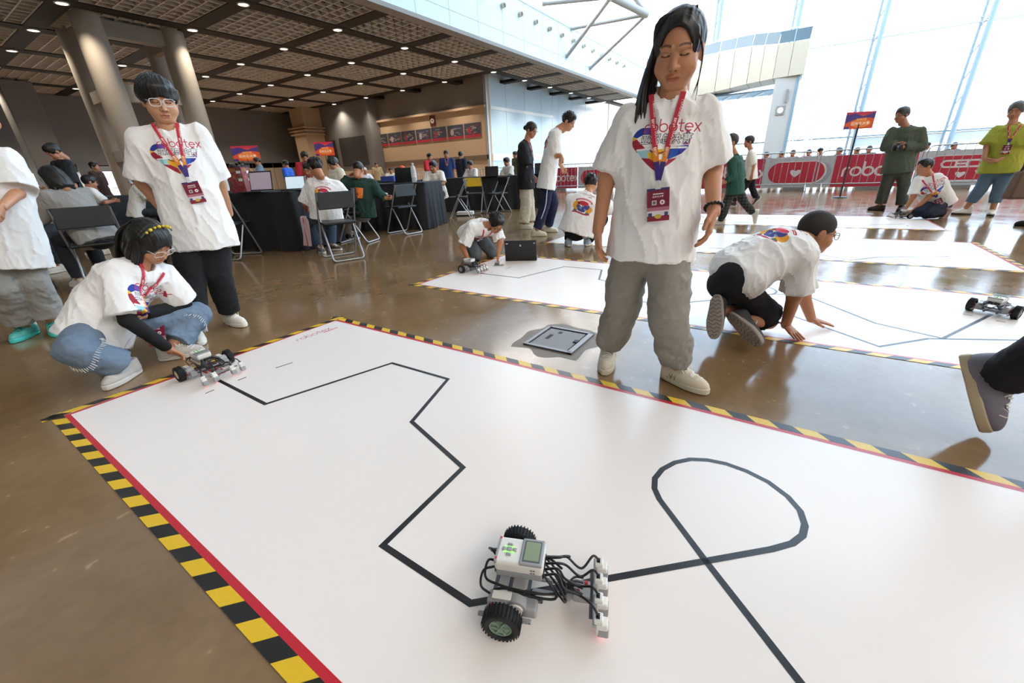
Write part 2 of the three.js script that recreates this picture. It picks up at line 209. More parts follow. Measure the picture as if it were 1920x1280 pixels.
// the round-lettered word mark, drawn with strokes: r o b o t e x ; x,y = left baseline, s = x-height
function wordmark(g, x, y, s, color, lw = 0.2, letters = 'robotex') {
  g.save(); g.translate(x, y); g.scale(s, s); g.strokeStyle = color; g.lineWidth = lw; g.lineCap = 'round'; g.lineJoin = 'round'; let cx = 0; const R = 0.42;
  const P = (f) => { g.beginPath(); f(); g.stroke(); };
  for (const ch of letters) {
    if (ch === 'r') { P(() => { g.moveTo(cx + 0.1, 0); g.lineTo(cx + 0.1, -0.45); g.bezierCurveTo(cx + 0.1, -0.8, cx + 0.35, -0.88, cx + 0.55, -0.84); }); cx += 0.72; }
    if (ch === 'o') { P(() => g.arc(cx + R + 0.06, -0.44, R, 0, 7)); cx += 1.04; }
    if (ch === 'b') { P(() => { g.moveTo(cx + 0.08, -1.35); g.lineTo(cx + 0.08, -0.44); g.arc(cx + 0.08 + R, -0.44, R, PI, -PI, true); }); cx += 1.06; }
    if (ch === 't') { P(() => { g.moveTo(cx + 0.28, -1.25); g.lineTo(cx + 0.28, -0.25); g.bezierCurveTo(cx + 0.28, 0, cx + 0.45, 0, cx + 0.58, -0.02); g.moveTo(cx + 0.02, -0.86); g.lineTo(cx + 0.55, -0.86); }); cx += 0.68; }
    if (ch === 'e') { P(() => { g.moveTo(cx + 0.1, -0.44); g.lineTo(cx + 0.88, -0.44); g.arc(cx + 0.48, -0.44, 0.4, 0, -5.4, true); }); cx += 1.02; }
    if (ch === 'x') { P(() => { g.moveTo(cx + 0.08, -0.86); g.lineTo(cx + 0.68, 0); g.moveTo(cx + 0.68, -0.86); g.lineTo(cx + 0.08, 0); }); cx += 0.8; }
  }
  g.restore(); return cx * s;
}
function heart(g, x, y, s) { g.beginPath(); g.moveTo(x, y + s); g.bezierCurveTo(x - 1.5 * s, y, x - 0.9 * s, y - 0.9 * s, x, y - 0.25 * s); g.bezierCurveTo(x + 0.9 * s, y - 0.9 * s, x + 1.5 * s, y, x, y + s); g.fill(); }
// five brush-like characters of the event name, as strokes in a unit box
const HAN = [
  [[.1, .1, .9, .1], [.35, .1, .35, .9], [.65, .1, .65, .9], [.12, .35, .24, .7], [.88, .35, .76, .7], [.05, .92, .95, .92]],
  [[.05, .12, .15, .22], [.03, .42, .13, .5], [.05, .92, .18, .65], [.36, .1, .3, .9], [.6, .1, .6, .9], [.88, .08, .88, .95], [.24, .4, .28, .55], [.45, .4, .5, .55], [.72, .4, .77, .55]],
  [[.3, .05, .4, .16], [.7, .05, .6, .16], [.25, .22, .75, .22], [.25, .22, .25, .48], [.75, .22, .75, .48], [.25, .48, .75, .48], [.1, .65, .15, .85], [.3, .6, .35, .9], [.35, .92, .7, .92], [.55, .62, .6, .72], [.8, .62, .92, .82]],
  [[.08, .15, .18, .28], [.05, .9, .22, .6], [.32, .28, .85, .28], [.82, .28, .82, .52], [.25, .52, .95, .52], [.58, .05, .55, .52], [.55, .52, .28, .95], [.6, .55, .92, .95]],
  [[.5, .02, .5, .1], [.08, .14, .92, .14], [.2, .26, .8, .26], [.2, .38, .8, .38], [.1, .5, .9, .5], [.36, .2, .36, .5], [.64, .2, .64, .5], [.3, .58, .7, .58], [.3, .58, .3, .82], [.7, .58, .7, .82], [.5, .64, .3, .96], [.56, .8, .78, .96]],
];
function han(g, x, y, s, fill, edge, n = 5, slant = -0.18) { g.save(); g.transform(1, 0, slant, 1, x, y); g.lineCap = 'round'; for (const [c, w] of [[edge, 0.21], [fill, 0.1]]) { if (!c) continue; g.strokeStyle = c; g.lineWidth = s * w; for (let i = 0; i < n; i++) for (const [a, b, d, e] of HAN[i]) { g.beginPath(); g.moveTo((i * 1.08 + a) * s, b * s); g.lineTo((i * 1.08 + d) * s, e * s); g.stroke(); } } g.restore(); }

// ---------------------------------------------------------------- competition mats
const wrinkle = dataTex(512, (() => { const a = tileNoise(512, 5, 11), b = tileNoise(512, 14, 12); return (x, y) => { const v = 128 + 90 * (a(x, y * 1) - 0.5) + 40 * (b(x, y) - 0.5); return [v, v, v]; }; })(), false); wrinkle.repeat.set(1 / 1.6, 1 / 1.1);
const tapeTex = dataTex(256, (x, y) => { const q = ((x / 256 + (y / 256 - 0.5) * 0.24) % 1 + 1) % 1, k = fN[2](x * 4, y * 4) * 14; return q < 0.5 ? [24 + k, 21 + k, 17 + k] : [222 + k, 178 + k, 24 + k]; });
const MM = { tape: phys(0xffffff, 0.38, { map: tapeTex }), mat: phys(0xf3e8df, 0.3, { bumpMap: wrinkle, bumpScale: 0.004, specularIntensity: 0.8 }), red: phys(0xc4202f, 0.35), line: phys(0x171314, 0.38), tapeY: phys(0xe0b416, 0.4), tapeK: phys(0x14120f, 0.35) };
const flat = (pts, y = 0) => { const s = new THREE.Shape(pts.map(([x, z]) => new THREE.Vector2(x, -z))); const g = new THREE.ShapeGeometry(s); g.rotateX(-PI / 2); g.translate(0, y, 0); return g; };
function ribbon(pts, w, y) { // mitred flat band through the points
  const pos = [], L = [], R = []; const n = pts.length;
  for (let i = 0; i < n; i++) { const p = V(pts[i][0], 0, pts[i][1]), a = i ? V(pts[i - 1][0], 0, pts[i - 1][1]) : null, b = i < n - 1 ? V(pts[i + 1][0], 0, pts[i + 1][1]) : null; const d0 = a ? p.clone().sub(a).normalize() : null, d1 = b ? b.clone().sub(p).normalize() : null; const d = d0 && d1 ? d0.clone().add(d1).normalize() : (d0 ?? d1); const nn = V(-d.z, 0, d.x), k = d0 && d1 ? 1 / Math.max(0.35, nn.dot(V(-d0.z, 0, d0.x))) : 1; L.push(p.clone().addScaledVector(nn, w / 2 * k)); R.push(p.clone().addScaledVector(nn, -w / 2 * k)); }
  for (let i = 0; i + 1 < n; i++) for (const q of [L[i], R[i], R[i + 1], L[i], R[i + 1], L[i + 1]]) pos.push(q.x, y, q.z);
  const g = new THREE.BufferGeometry(); g.setAttribute('position', new THREE.Float32BufferAttribute(pos, 3)); g.computeVertexNormals(); const nr = g.attributes.normal; if (nr.getY(0) < 0) { const ix = []; for (let i = 0; i < pos.length / 3; i += 3) ix.push(i, i + 2, i + 1); g.setIndex(ix); const h = g.toNonIndexed(); h.computeVertexNormals(); h.setAttribute('uv', new THREE.Float32BufferAttribute(new Float32Array(pos.length / 3 * 2), 2)); return h; } g.setAttribute('uv', new THREE.Float32BufferAttribute(new Float32Array(pos.length / 3 * 2), 2)); return g;
}
function tapeStrip(parent, x0, z0, x1, z1, w, flip = 1) { // striped tape along a line
  const t = thing('hazard_tape', null, 'tape', [x0, 0, z0], -Math.atan2(z1 - z0, x1 - x0), 'striped tape around the mats'); const L = Math.hypot(x1 - x0, z1 - z0);
  const g = b2(0, L, 0.0006, 0.0024, -w / 2, w / 2), p = g.attributes.position, uv = g.attributes.uv; for (let i = 0; i < p.count; i++) uv.setXY(i, p.getX(i) / 0.168, flip * p.getZ(i) / w + 0.5); part(t, 'tape_strip', g, MM.tape); return t;
}
function compMat(x0, x1, z0, z1, label, lines, dashes, logo) { // z0 is the near edge (larger z)
  const m = thing('competition_mat', label, 'mat', [0, 0, 0]);
  part(m, 'mat_sheet', uvMetres(b2(x0 - 0.024, x1 + 0.024, 0.0004, 0.0016, z1 - 0.024, z0 + 0.024)), MM.mat);
  const y = 0.0021, e = 0.021; part(m, 'red_border', merge([flat([[x0 - e, z0 + e], [x1 + e, z0 + e], [x1 + e, z0], [x0 - e, z0]], y), flat([[x0 - e, z1], [x1 + e, z1], [x1 + e, z1 - e], [x0 - e, z1 - e]], y), flat([[x0 - e, z0], [x0, z0], [x0, z1], [x0 - e, z1]], y), flat([[x1, z0], [x1 + e, z0], [x1 + e, z1], [x1, z1]], y)]), MM.red);
  for (const l of lines) part(m, 'track_line', ribbon(l, 0.0195, 0.0022), MM.line);
  for (const [a, b, c, d] of dashes) part(m, 'marker_dash', ribbon([[a, b], [c, d]], 0.009, 0.0022), MM.line);
  if (logo) { const tx = canvasTex(1024, 256, (g, w, h) => { g.fillStyle = '#efe9e4'; g.fillRect(0, 0, w, h); wordmark(g, 30, 170, 120, RED, 0.12); g.fillStyle = RED; g.fillRect(560, 200, 330, 32); }); const lg = new THREE.PlaneGeometry(0.36, 0.09); lg.rotateX(-PI / 2); lg.rotateY(PI / 2); const q = part(m, 'printed_logo', lg, phys(0xffffff, 0.3, { map: tx, specularIntensity: 0.8 })); q.position.set(...logo); }
  return m;
}
const trackA = (ox, oz) => { const b = [[-2.56, -0.77], [-2.027, -0.766], [-1.818, -1.403], [-1.385, -1.411], [-1.259, -1.022], [-0.86, -0.9], [-0.849, -0.506], [-0.51, -0.504], [-0.021, -0.942], [0.13, -1.077], [0.178, -1.128], [0.203, -1.175], [0.209, -1.222], [0.197, -1.28], [0.163, -1.33], [0.105, -1.375], [0.038, -1.398], [-0.03, -1.405], [-0.09, -1.394], [-0.145, -1.367], [-0.19, -1.32], [-0.22, -1.26], [-0.23, -1.2], [-0.218, -1.15], [-0.19, -1.108], [-0.021, -0.942], [0.198, -0.736], [0.75, -0.22 - 0.02], [1.0, -0.5], [1.6, -0.77]]; return b.map(([x, z]) => [x + ox, z + oz]); };
compMat(-2.82, 1.88, -0.215, -1.722, 'white track mat under the near robot, red border and black zigzag line', [trackA(0, 0)], [[-2.436, -0.66, -2.438, -0.704], [-2.437, -0.825, -2.437, -0.87], [-2.4, -1.02, -2.38, -1.115]], [-2.7, 0.0023, -1.5]);
compMat(-3.0, 1.86, -2.815, -4.38, 'white track mat under the open black laptop', [trackA(-0.18, -2.67), [[1.25, -3.86], [0.891, -3.209], [0.6, -3.35], [0.2, -3.9], [-0.4, -3.6]]], [[-2.555, -3.72, -2.557, -3.83], [-2.62, -3.33, -2.62, -3.36], [-2.62, -3.52, -2.62, -3.55], [1.102, -3.794, 1.14, -3.772], [1.235, -3.72, 1.272, -3.7]], [-2.88, 0.0023, -4.15]);
compMat(-2.95, 1.84, -5.42, -6.95, 'white track mat lying behind the kneeling boy in glasses', [trackA(-0.13, -5.2)], [[-2.55, -6.2, -2.55, -6.3]], null);
compMat(-2.9, 1.84, -8.02, -9.5, 'farthest white track mat, below the kneeling boy by the barrier', [trackA(-0.1, -7.8)], [[1.5, -8.3, 1.5, -8.42]], null);
const tapes = [
  [-2.9, -0.172, 1.95, -0.172, 0.045, 1, 'striped tape along the near long edge of the robot mat'], [-2.87, -0.12, -2.85, -1.82, 0.045, -1, 'striped tape along the short edge by the crouching girl'], [-2.92, -1.765, 1.95, -1.765, 0.045, -1, 'striped tape between the near mat and the walking girl'],
  [-3.1, -2.775, 1.93, -2.775, 0.045, 1, 'striped tape along the front edge of the laptop mat'], [-3.045, -2.72, -3.045, -4.46, 0.045, -1, 'striped tape beside the boy with the laptop'], [-3.1, -4.425, 1.93, -4.425, 0.045, -1, 'striped tape along the rear edge of the laptop mat'],
  [-3.05, -5.38, 1.93, -5.38, 0.045, 1, 'striped tape in front of the mat behind the kneeling boy'], [1.885, -5.3, 1.885, -7.0, 0.045, 1, 'striped tape on the right end of the mat behind the kneeling boy'], [-2.95, -7.975, 1.9, -7.975, 0.045, 1, 'striped tape in front of the farthest mat'],
];
for (const [x0, z0, x1, z1, w, f, label] of tapes) { const t = tapeStrip(null, x0, z0, x1, z1, w, f); t.userData.label = label; delete t.userData.group; }
// ---------------------------------------------------------------- steel floor hatch with its patched concrete
{
  const h = thing('floor_hatch', 'square steel floor hatch set in the concrete beside the walking girl', 'hatch', [-1.1, 0, -2.17], 0);
  const met = std(0x77767a, 0.42, { metalness: 0.55 }); part(h, 'cover_plate', b2(-0.135, 0.12, 0.001, 0.006, -0.15, 0.145), std(0x6d6a68, 0.5, { metalness: 0.3 }));
  for (const [a, b, c, d] of [[-0.16, 0.165, 0.15, 0.172], [-0.16, 0.165, -0.182, -0.16], [-0.168, -0.145, -0.182, 0.172], [0.135, 0.168, -0.182, 0.172]]) part(h, 'frame_bar', b2(a, b, 0.001, 0.012, c, d), met);
  part(h, 'lift_slot', b2(-0.09, -0.065, 0.006, 0.0068, -0.05, 0.03), std(0x0e0d0c, 0.7)); part(h, 'lift_slot', b2(-0.055, -0.03, 0.006, 0.0068, -0.12, -0.085), std(0x0e0d0c, 0.7)); part(h, 'latch', b2(0.1, 0.13, 0.006, 0.012, -0.03, 0.01), std(0x1a1a1b, 0.6));
  solo('concrete_patch', (() => { const p = []; for (let i = 0; i < 40; i++) { const a = i / 40 * PI * 2, r = 0.27 + 0.03 * Math.sin(a * 4 + 1) + 0.02 * Math.sin(a * 7); const q = Math.max(Math.abs(Math.cos(a)), Math.abs(Math.sin(a))); p.push([-1.1 + Math.cos(a) * r / q * 0.86, -2.17 - Math.sin(a) * r / q * 0.9]); } return flat(p.map(([x, z]) => [x, z]), 0.0005); })(), std(0x7d7062, 0.6), 'rough patched concrete around the steel floor hatch', 'patch');
}
// ---------------------------------------------------------------- crowd barriers and the banner behind them
const chrome = std(0xc3c8cc, 0.25, { metalness: 0.8 });
function makeBarrier(w = 2.3, n = 13) {
  const b = new THREE.Group(); const r = 0.018;
  part(b, 'frame', pipe([[-w / 2, 0.2, 0], [-w / 2, 1.12, 0], [w / 2, 1.12, 0], [w / 2, 0.2, 0]], r, 0.12, 60, 8), chrome); part(b, 'bottom_rail', bar([-w / 2, 0.2, 0], [w / 2, 0.2, 0], r), chrome); part(b, 'middle_rail', bar([-w / 2, 0.98, 0], [w / 2, 0.98, 0], 0.008), chrome);
  for (let i = 1; i < n; i++) part(b, 'upright', bar([-w / 2 + w * i / n, 0.2, 0], [-w / 2 + w * i / n, 1.12, 0], 0.008, 6), chrome);
  for (const s of [-1, 1]) part(b, 'foot', merge([pipe([[s * (w / 2 - 0.16), 0.012, 0.3], [s * (w / 2 - 0.16), 0.2, 0.05], [s * (w / 2 - 0.16), 0.2, -0.05], [s * (w / 2 - 0.16), 0.012, -0.3]], 0.014, 0.03, 24, 6)]), chrome);
  return b;
}
const barrierProto = makeBarrier(2.28);
const barrierSpots = [[-0.72, -16.3, 0], [1.64, -16.3, 0], [4.0, -16.3, 0], [6.4, -16.3, 0], [-8.3, -18.1, 0.03], [-5.9, -18.1, 0], [-3.4, -17.4, -0.35], [-10.7, -18.2, 0], [-13.1, -18.2, 0], [-15.5, -18.3, 0], [-17.9, -18.3, 0], [-20.3, -18.3, 0], [-22.7, -18.3, 0], [-25.1, -18.3, 0]];
barrierSpots.forEach(([x, z, a], i) => { const b = i ? barrierProto.clone() : barrierProto; b.name = numbered('crowd_barrier'); b.position.set(x, 0, z); b.rotation.y = a; scene.add(b); tag(b, ['steel crowd barrier in front of the single heart banner', 'steel crowd barrier in front of the lettered red banner behind the man in olive', 'steel crowd barrier behind the woman in the yellow green shirt', 'steel crowd barrier past the brown bag at the row end', 'steel crowd barrier in front of the heart eyed banner', 'steel crowd barrier behind the arm of the walking girl', 'angled steel crowd barrier joining the two barrier rows'][i] ?? 'pale steel crowd barrier in the row below the poster wall', 'barrier', i < 7 ? 'barriers before the banners' : 'barriers below the posters'); });
const bannerTex = (kind) => canvasTex(1024, 512, (g, w, h) => {
  g.fillStyle = kind === 'red' ? '#bf2f49' : '#bfc4ca'; g.fillRect(0, 0, w, h);
  if (kind === 'red') { wordmark(g, 120, 330, 150, '#e4dcdf', 0.2); }
  else { const cap = (x0, x1, y0, y1) => { const r = (y1 - y0) / 2; g.beginPath(); g.arc(x0 + r, y0 + r, r, PI / 2, PI * 1.5); g.arc(x1 - r, y0 + r, r, -PI / 2, PI / 2); g.closePath(); g.fill(); }; g.fillStyle = '#a4aab2'; cap(130, 1000, 90, 450); g.fillStyle = '#e6e8ec'; cap(90, 935, 70, 440); g.fillStyle = '#c62f45'; cap(80, 905, 80, 430); g.fillStyle = '#e3dfe2';
    if (kind === 'heart') heart(g, 490, 250, 85); if (kind === 'face') { heart(g, 350, 180, 70); heart(g, 650, 180, 70); heart(g, 220, 330, 35); heart(g, 800, 330, 35); g.beginPath(); g.ellipse(500, 330, 80, 35, 0, 0, 7); g.fill(); } if (kind === 'bot') { g.lineWidth = 26; g.strokeStyle = '#e3dfe2'; g.beginPath(); g.moveTo(330, 150); g.lineTo(670, 150); g.arc(670, 195, 45, -PI / 2, PI / 2); g.lineTo(330, 240); g.arc(330, 195, 45, PI / 2, -PI / 2); g.moveTo(440, 150); g.lineTo(440, 240); g.moveTo(560, 150); g.lineTo(560, 240); g.moveTo(440, 195); g.lineTo(560, 195); g.stroke(); heart(g, 520, 340, 60); heart(g, 700, 310, 35); } }
});
const bt = { red: bannerTex('red'), heart: bannerTex('heart'), face: bannerTex('face'), bot: bannerTex('bot') };
const bannerSpots = [[-0.03, -16.72, 1.86, 'heart', 'grey banner panel with a red capsule and one white heart'], [1.83, -16.72, 1.86, 'red', 'red banner panel with rounded white lettering behind the man in olive'], [3.7, -16.72, 1.86, 'bot', 'grey banner panel with red capsule and outlined robot face'], [5.6, -16.72, 1.86, 'red', 'red banner panel right of the woman in the yellow shirt'], [-1.9, -16.72, 1.86, 'red', 'red banner panel behind the child in the green blazer'], [-7.6, -18.62, 1.75, 'face', 'grey banner panel with red capsule and heart eyes'], [-9.4, -18.62, 1.75, 'red', 'red banner panel behind the tall young man'], [-5.8, -18.62, 1.75, 'heart', 'grey banner panel hidden behind the walking girl']];
for (const [x, z, w, k, label] of bannerSpots) { const g = new THREE.BoxGeometry(w, 0.9, 0.02); g.translate(x, 0.53, z); const m = solo('banner_panel', g, std(0xffffff, 0.5, { map: bt[k] }), label, 'banner'); part(m, 'banner_foot', b2(x - 0.3, x + 0.3, 0, 0.09, z - 0.06, z + 0.06), std(0x8c8c8c, 0.6)); }
// ---------------------------------------------------------------- posters on the tan wall
const posterCol = ['#3f4148', '#3a3c48', '#33394a', '#363c52', '#3b3f52', '#404252', '#43404c'];
posterCol.forEach((c, i) => {
  const w = 1.5, x = -29.4 + 1.6 * i, tx = canvasTex(256, 170, (g, W, H) => { g.fillStyle = c; g.fillRect(0, 0, W, H); g.fillStyle = '#a82f3c'; g.fillRect(0, H * 0.8, W, H * 0.2); let s = i * 77 + 5; const q = () => { s = (s * 1103515245 + 12345) & 0x7fffffff; return s / 0x7fffffff; }; for (let k = 0; k < 14; k++) { g.fillStyle = ['#a89e9c', '#8d3a3c', '#6c7896', '#94806a'][Math.floor(q() * 4)]; const lw = 20 + q() * 60; g.fillRect(W * (0.05 + 0.7 * q()), H * (0.12 + 0.6 * q()), lw, 4 + q() * 10); } g.fillStyle = i % 2 ? '#a79691' : '#93383c'; g.beginPath(); g.ellipse(W * 0.3, H * 0.5, 28, 40, 0, 0, 7); g.fill(); });
  const p = thing('wall_poster_board', ['poster with a red figure on grey at the left end of the poster row', 'second poster of the row on the tan wall', 'third poster, dark blue with small panels', 'middle poster with pale headline lines', 'fifth poster under the round sign', 'sixth poster with pale lettering', 'poster at the right end of the row, by the wall corner'][i], 'poster', [x, 3.68, -25.56]);
  part(p, 'board', bx(w, 0.95, 0.03), std(0x888079, 0.6)); part(p, 'print', bx(w - 0.04, 0.9, 0.005, 0, 0, 0.018), std(0xffffff, 0.5, { map: tx }));
});
{ const s = thing('round_wall_sign', 'small square sign with a white ring above the posters', 'sign', [-23.5, 4.6, -25.56]); part(s, 'plate', bx(0.5, 0.7, 0.04), std(0x5d2a22, 0.5)); part(s, 'ring', cyl(0.17, 0.17, 0.03, 0, 0, 0.03, 24, 'z'), std(0xe6ded6, 0.5)); part(s, 'symbol', cyl(0.06, 0.06, 0.03, 0, 0, 0.04, 16, 'z'), std(0x4a3530, 0.5)); }
// ---------------------------------------------------------------- event sign boards on poles
const signTex = canvasTex(512, 340, (g, W, H) => { g.fillStyle = '#e2562a'; g.fillRect(0, 0, W, H); g.fillStyle = '#c6304f'; g.fillRect(0, 0, W, 60); g.fillStyle = '#4a3a8c'; g.beginPath(); g.moveTo(0, 60); g.lineTo(150, 30); g.lineTo(300, 90); g.lineTo(512, 20); g.lineTo(512, 150); g.bezierCurveTo(350, 90, 180, 120, 0, 230); g.fill(); g.fillStyle = '#46368c'; g.fillRect(0, 290, 90, 50); g.fillStyle = '#f08a3a'; g.beginPath(); g.ellipse(280, 230, 180, 80, 0, 0, 7); g.fill(); g.strokeStyle = '#ffe9d6'; g.lineCap = 'round'; han(g, 110, 200, 62, '#fff3e6', null, 5, 0); han(g, 190, 130, 34, '#ffd9a8', null, 5, 0); });
function signBoard(x, z, y0, w, h, turn, label) { const s = thing('event_sign', label, 'sign', [x, 0, z], turn); part(s, 'pole', bar([0, 0.02, 0], [0, y0 + 0.1, 0], 0.02), std(0x3a3a3c, 0.5)); part(s, 'board', bx(w, h, 0.02, 0, y0 + h / 2, 0), std(0xffffff, 0.5, { map: signTex })); part(s, 'foot', cyl(0.16, 0.18, 0.03, 0, 0.015, 0, 20), std(0x3a3a3c, 0.5)); return s; }
signBoard(1.0, -13.6, 1.55, 0.62, 0.36, 0.45, 'orange and purple event sign on a pole by the barrier'); 
signBoard(-22.2, -10.95, 1.95, 1.15, 0.65, 0.9, 'orange and purple event sign above the laptop tables'); signBoard(-25.6, -17.5, 2.35, 1.15, 0.8, 0.75, 'orange and purple event sign beside the tan wall');
// ---------------------------------------------------------------- folding chairs
const chairTube = std(0xa7a9ab, 0.3, { metalness: 0.7 }), chairBlack = std(0x17181a, 0.45), chairYellow = std(0xd8b014, 0.5);
function makeChair(backMat) {
  const c = new THREE.Group(), w = 0.225, r = 0.0115;
  part(c, 'front_leg_frame', pipe([[-w, 0.84, -0.2], [-w, 0.015, 0.24], [w, 0.015, 0.24], [w, 0.84, -0.2]], r, 0.05, 60, 8), chairTube); part(c, 'rear_leg_frame', pipe([[-w + 0.03, 0.52, 0.05], [-w + 0.03, 0.015, -0.26], [w - 0.03, 0.015, -0.26], [w - 0.03, 0.52, 0.05]], r, 0.05, 60, 8), chairTube);
  const s = rb(0.41, 0.035, 0.4, 0.016, 0, 0.47, 0.03); part(c, 'seat', s, chairBlack);
  const bk = new RoundedBoxGeometry(0.45, 0.21, 0.022, 3, 0.01); const p = bk.attributes.position; for (let i = 0; i < p.count; i++) { const x = p.getX(i); p.setZ(i, p.getZ(i) + 0.9 * x * x - 0.03); p.setY(i, p.getY(i) * (1 - 0.5 * x * x)); } bk.computeVertexNormals(); bk.rotateX(0.15); bk.translate(0, 0.75, -0.165); part(c, 'backrest', bk, backMat);
  for (const q of [-1, 1]) part(c, 'hinge', bx(0.02, 0.06, 0.05, q * (w - 0.012), 0.5, 0.02), chairBlack);
  return c;
}
const chairProto = makeChair(chairBlack), chairY = makeChair(chairYellow);
let chairN = 0;
function chair(x, z, turn, label, proto = chairProto, sc = 1.02) { const c = proto.parent ? proto.clone() : proto; c.name = numbered('folding_chair'); c.position.set(x, 0, z); c.rotation.y = turn; c.scale.setScalar(sc); scene.add(c); tag(c, label, 'chair'); return c; }
const ta = (x, z) => Math.atan2(x, z); // heading that faces +z local to (x,z)
chair(-5.05, -3.42, ta(-0.92, -0.35), 'black folding chair under the seated boy with a printed back'); 
chair(-6.05, -5.5, ta(-1, 0.1), 'empty black folding chair at the corner of the black clothed table');
chair(-6.75, -2.82, ta(-0.6, 0.9), 'black folding chair beside the standing boy in glasses');
chair(-6.33, -1.3, ta(-0.95, 0.32), 'black folding chair of the girl in the grey shirt');
chair(-6.1, -4.5, ta(-0.8, -0.3), 'folding chair of the person in the green jacket');
chair(-6.55, -7.75, ta(-0.9, -0.6), 'folding chair standing sideways past the corner table');
chair(-7.05, -9.0, ta(-0.4, -0.9), 'folding chair with a yellow backrest', chairY); chair(-6.3, -9.0, ta(-0.4, -0.9), 'black folding chair right of the yellow backed chair');
// ---------------------------------------------------------------- tables under black cloths
const cloth = std(0x1b1c20, 0.85, { side: THREE.DoubleSide });
function clothTable(x, z, turn, w, d, h, label) {
  const t = thing('clothed_table', label, 'table', [x, 0, z], turn); const N = 180, rows = 9, pos = [], idx = [], R = 0.08;
  const per = (i) => { const s = (i % N) / N * 2 * (w + d); let px, pz; if (s < w) { px = -w / 2 + s; pz = d / 2; } else if (s < w + d) { px = w / 2; pz = d / 2 - (s - w); } else if (s < 2 * w + d) { px = w / 2 - (s - w - d); pz = -d / 2; } else { px = -w / 2; pz = -d / 2 + (s - 2 * w - d); } const cx = clamp(px, -w / 2 + R, w / 2 - R), cz = clamp(pz, -d / 2 + R, d / 2 - R); let nx = px - cx, nz = pz - cz; const l = Math.hypot(nx, nz) || 1; nx /= l; nz /= l; return [cx + nx * R, cz + nz * R, nx, nz]; };
  for (let r = 0; r <= rows; r++) { const f = r / rows, y = h - f * (h - 0.012); for (let i = 0; i < N; i++) { const [px, pz, nx, nz] = per(i); const ph = i / N * 2 * PI; const o = f * (0.028 * Math.sin(ph * 23 + Math.sin(ph * 5) * 2) + 0.016 * Math.sin(ph * 41 + 1) + 0.03); pos.push(px + nx * o, y, pz + nz * o); } }
  for (let r = 0; r < rows; r++) for (let i = 0; i < N; i++) { const a = r * N + i, b = r * N + (i + 1) % N; idx.push(a, a + N, b, b, a + N, b + N); }
  const g = new THREE.BufferGeometry(); g.setAttribute('position', new THREE.Float32BufferAttribute(pos, 3)); g.setIndex(idx); g.computeVertexNormals(); part(t, 'cloth_skirt', g, cloth); part(t, 'cloth_top', rb(w, 0.03, d, 0.014, 0, h - 0.005, 0, 2), cloth);
  for (const [a, b] of [[-1, -1], [1, -1], [-1, 1], [1, 1]]) part(t, 'leg', cyl(0.02, 0.02, h - 0.04, a * (w / 2 - 0.15), (h - 0.04) / 2, b * (d / 2 - 0.15), 8), chairTube);
  return t;
}
const tdir = (x, z) => -Math.atan2(z, x);
const TH = 0.865;
clothTable(-7.65, -3.64, tdir(1.55, -0.44), 2.7, 1.0, TH, 'black clothed table with the open laptop, behind the standing boy in glasses'); 
clothTable(-7.27, -6.07, tdir(0.7, -0.31), 2.4, 1.1, TH, 'black clothed table with the white bottle and folded corner'); 
clothTable(-7.45, -10.0, tdir(1.41, -0.85), 3.6, 1.0, TH, 'black clothed table behind the yellow backed chair'); 
clothTable(-7.2, -0.5, tdir(1, 0.0), 1.0, 0.7, TH, 'black clothed table next to the girl in the grey shirt'); 
clothTable(-13.3, -2.9, tdir(1, -0.1), 3.2, 1.2, TH, 'black clothed table of the three boys in white shirts'); clothTable(-9.15, -7.95, tdir(0.9, -0.4), 1.6, 0.8, TH, 'black clothed table carrying the blue tray'); clothTable(-12.7, -9.7, tdir(1, -0.2), 3.4, 1.3, TH, 'black clothed table farther back by the orange cap');
// ---------------------------------------------------------------- small things on the tables
const lapBlack = std(0x141416, 0.4), screenMat = std(0xb6a6b4, 0.35, { emissive: new THREE.Color(0xa796a8), emissiveIntensity: 0.28 }), screenBlue = std(0xcfe0ea, 0.3, { emissive: new THREE.Color(0xcfe4f0), emissiveIntensity: 0.55 });
function laptop(x, y, z, turn, w, d, lean, label, scr) { // screen faces local +z
  const l = thing('laptop', label, 'laptop', [x, y, z], turn); part(l, 'base', rb(w, 0.018, d, 0.006, 0, 0.009, d / 2), lapBlack); part(l, 'keyboard', bx(w * 0.9, 0.002, d * 0.5, 0, 0.0185, d * 0.4), std(0x2b2b2e, 0.5)); const lid = rb(w, d, 0.012, 0.005, 0, d / 2, 0); lid.rotateX(lean); lid.translate(0, 0.014, 0); const L = part(l, 'lid', lid, lapBlack); if (scr) { const s = bx(w * 0.92, d * 0.86, 0.002, 0, d / 2, 0.007); s.rotateX(lean); s.translate(0, 0.014, 0); part(L, 'screen', s, scr); } return l;
}
laptop(-6.95, TH + 0.01, -3.52, ta(0.45, 0.9), 0.38, 0.29, -0.2, 'open laptop with a pale lilac screen on the black table', screenMat);
laptop(-6.45, TH + 0.01, -3.78, ta(0.6, 0.8), 0.3, 0.2, -0.25, 'small tablet with light blue screen beside the open laptop', screenBlue);
laptop(-7.95, TH + 0.01, -3.4, ta(0.2, 1), 0.34, 0.24, -0.35, 'white glowing tablet propped up beside the red box', screenBlue);
{ const l = laptop(-2.62, 0.002, -4.15, ta(-0.45, -0.9), 0.38, 0.24, -0.15, 'open black laptop standing on the white mat, lid towards the near robot', screenBlue); part(l, 'lid_badge', bx(0.016, 0.02, 0.002, 0, 0.19, -0.035), std(0xd9d9da, 0.4)); part(l, 'sticker', bx(0.028, 0.012, 0.002, 0.16, 0.215, -0.04), std(0xcfcfcf, 0.5)); part(l, 'sticker', bx(0.022, 0.01, 0.002, -0.165, 0.215, -0.04), std(0xcfcfcf, 0.5)); }
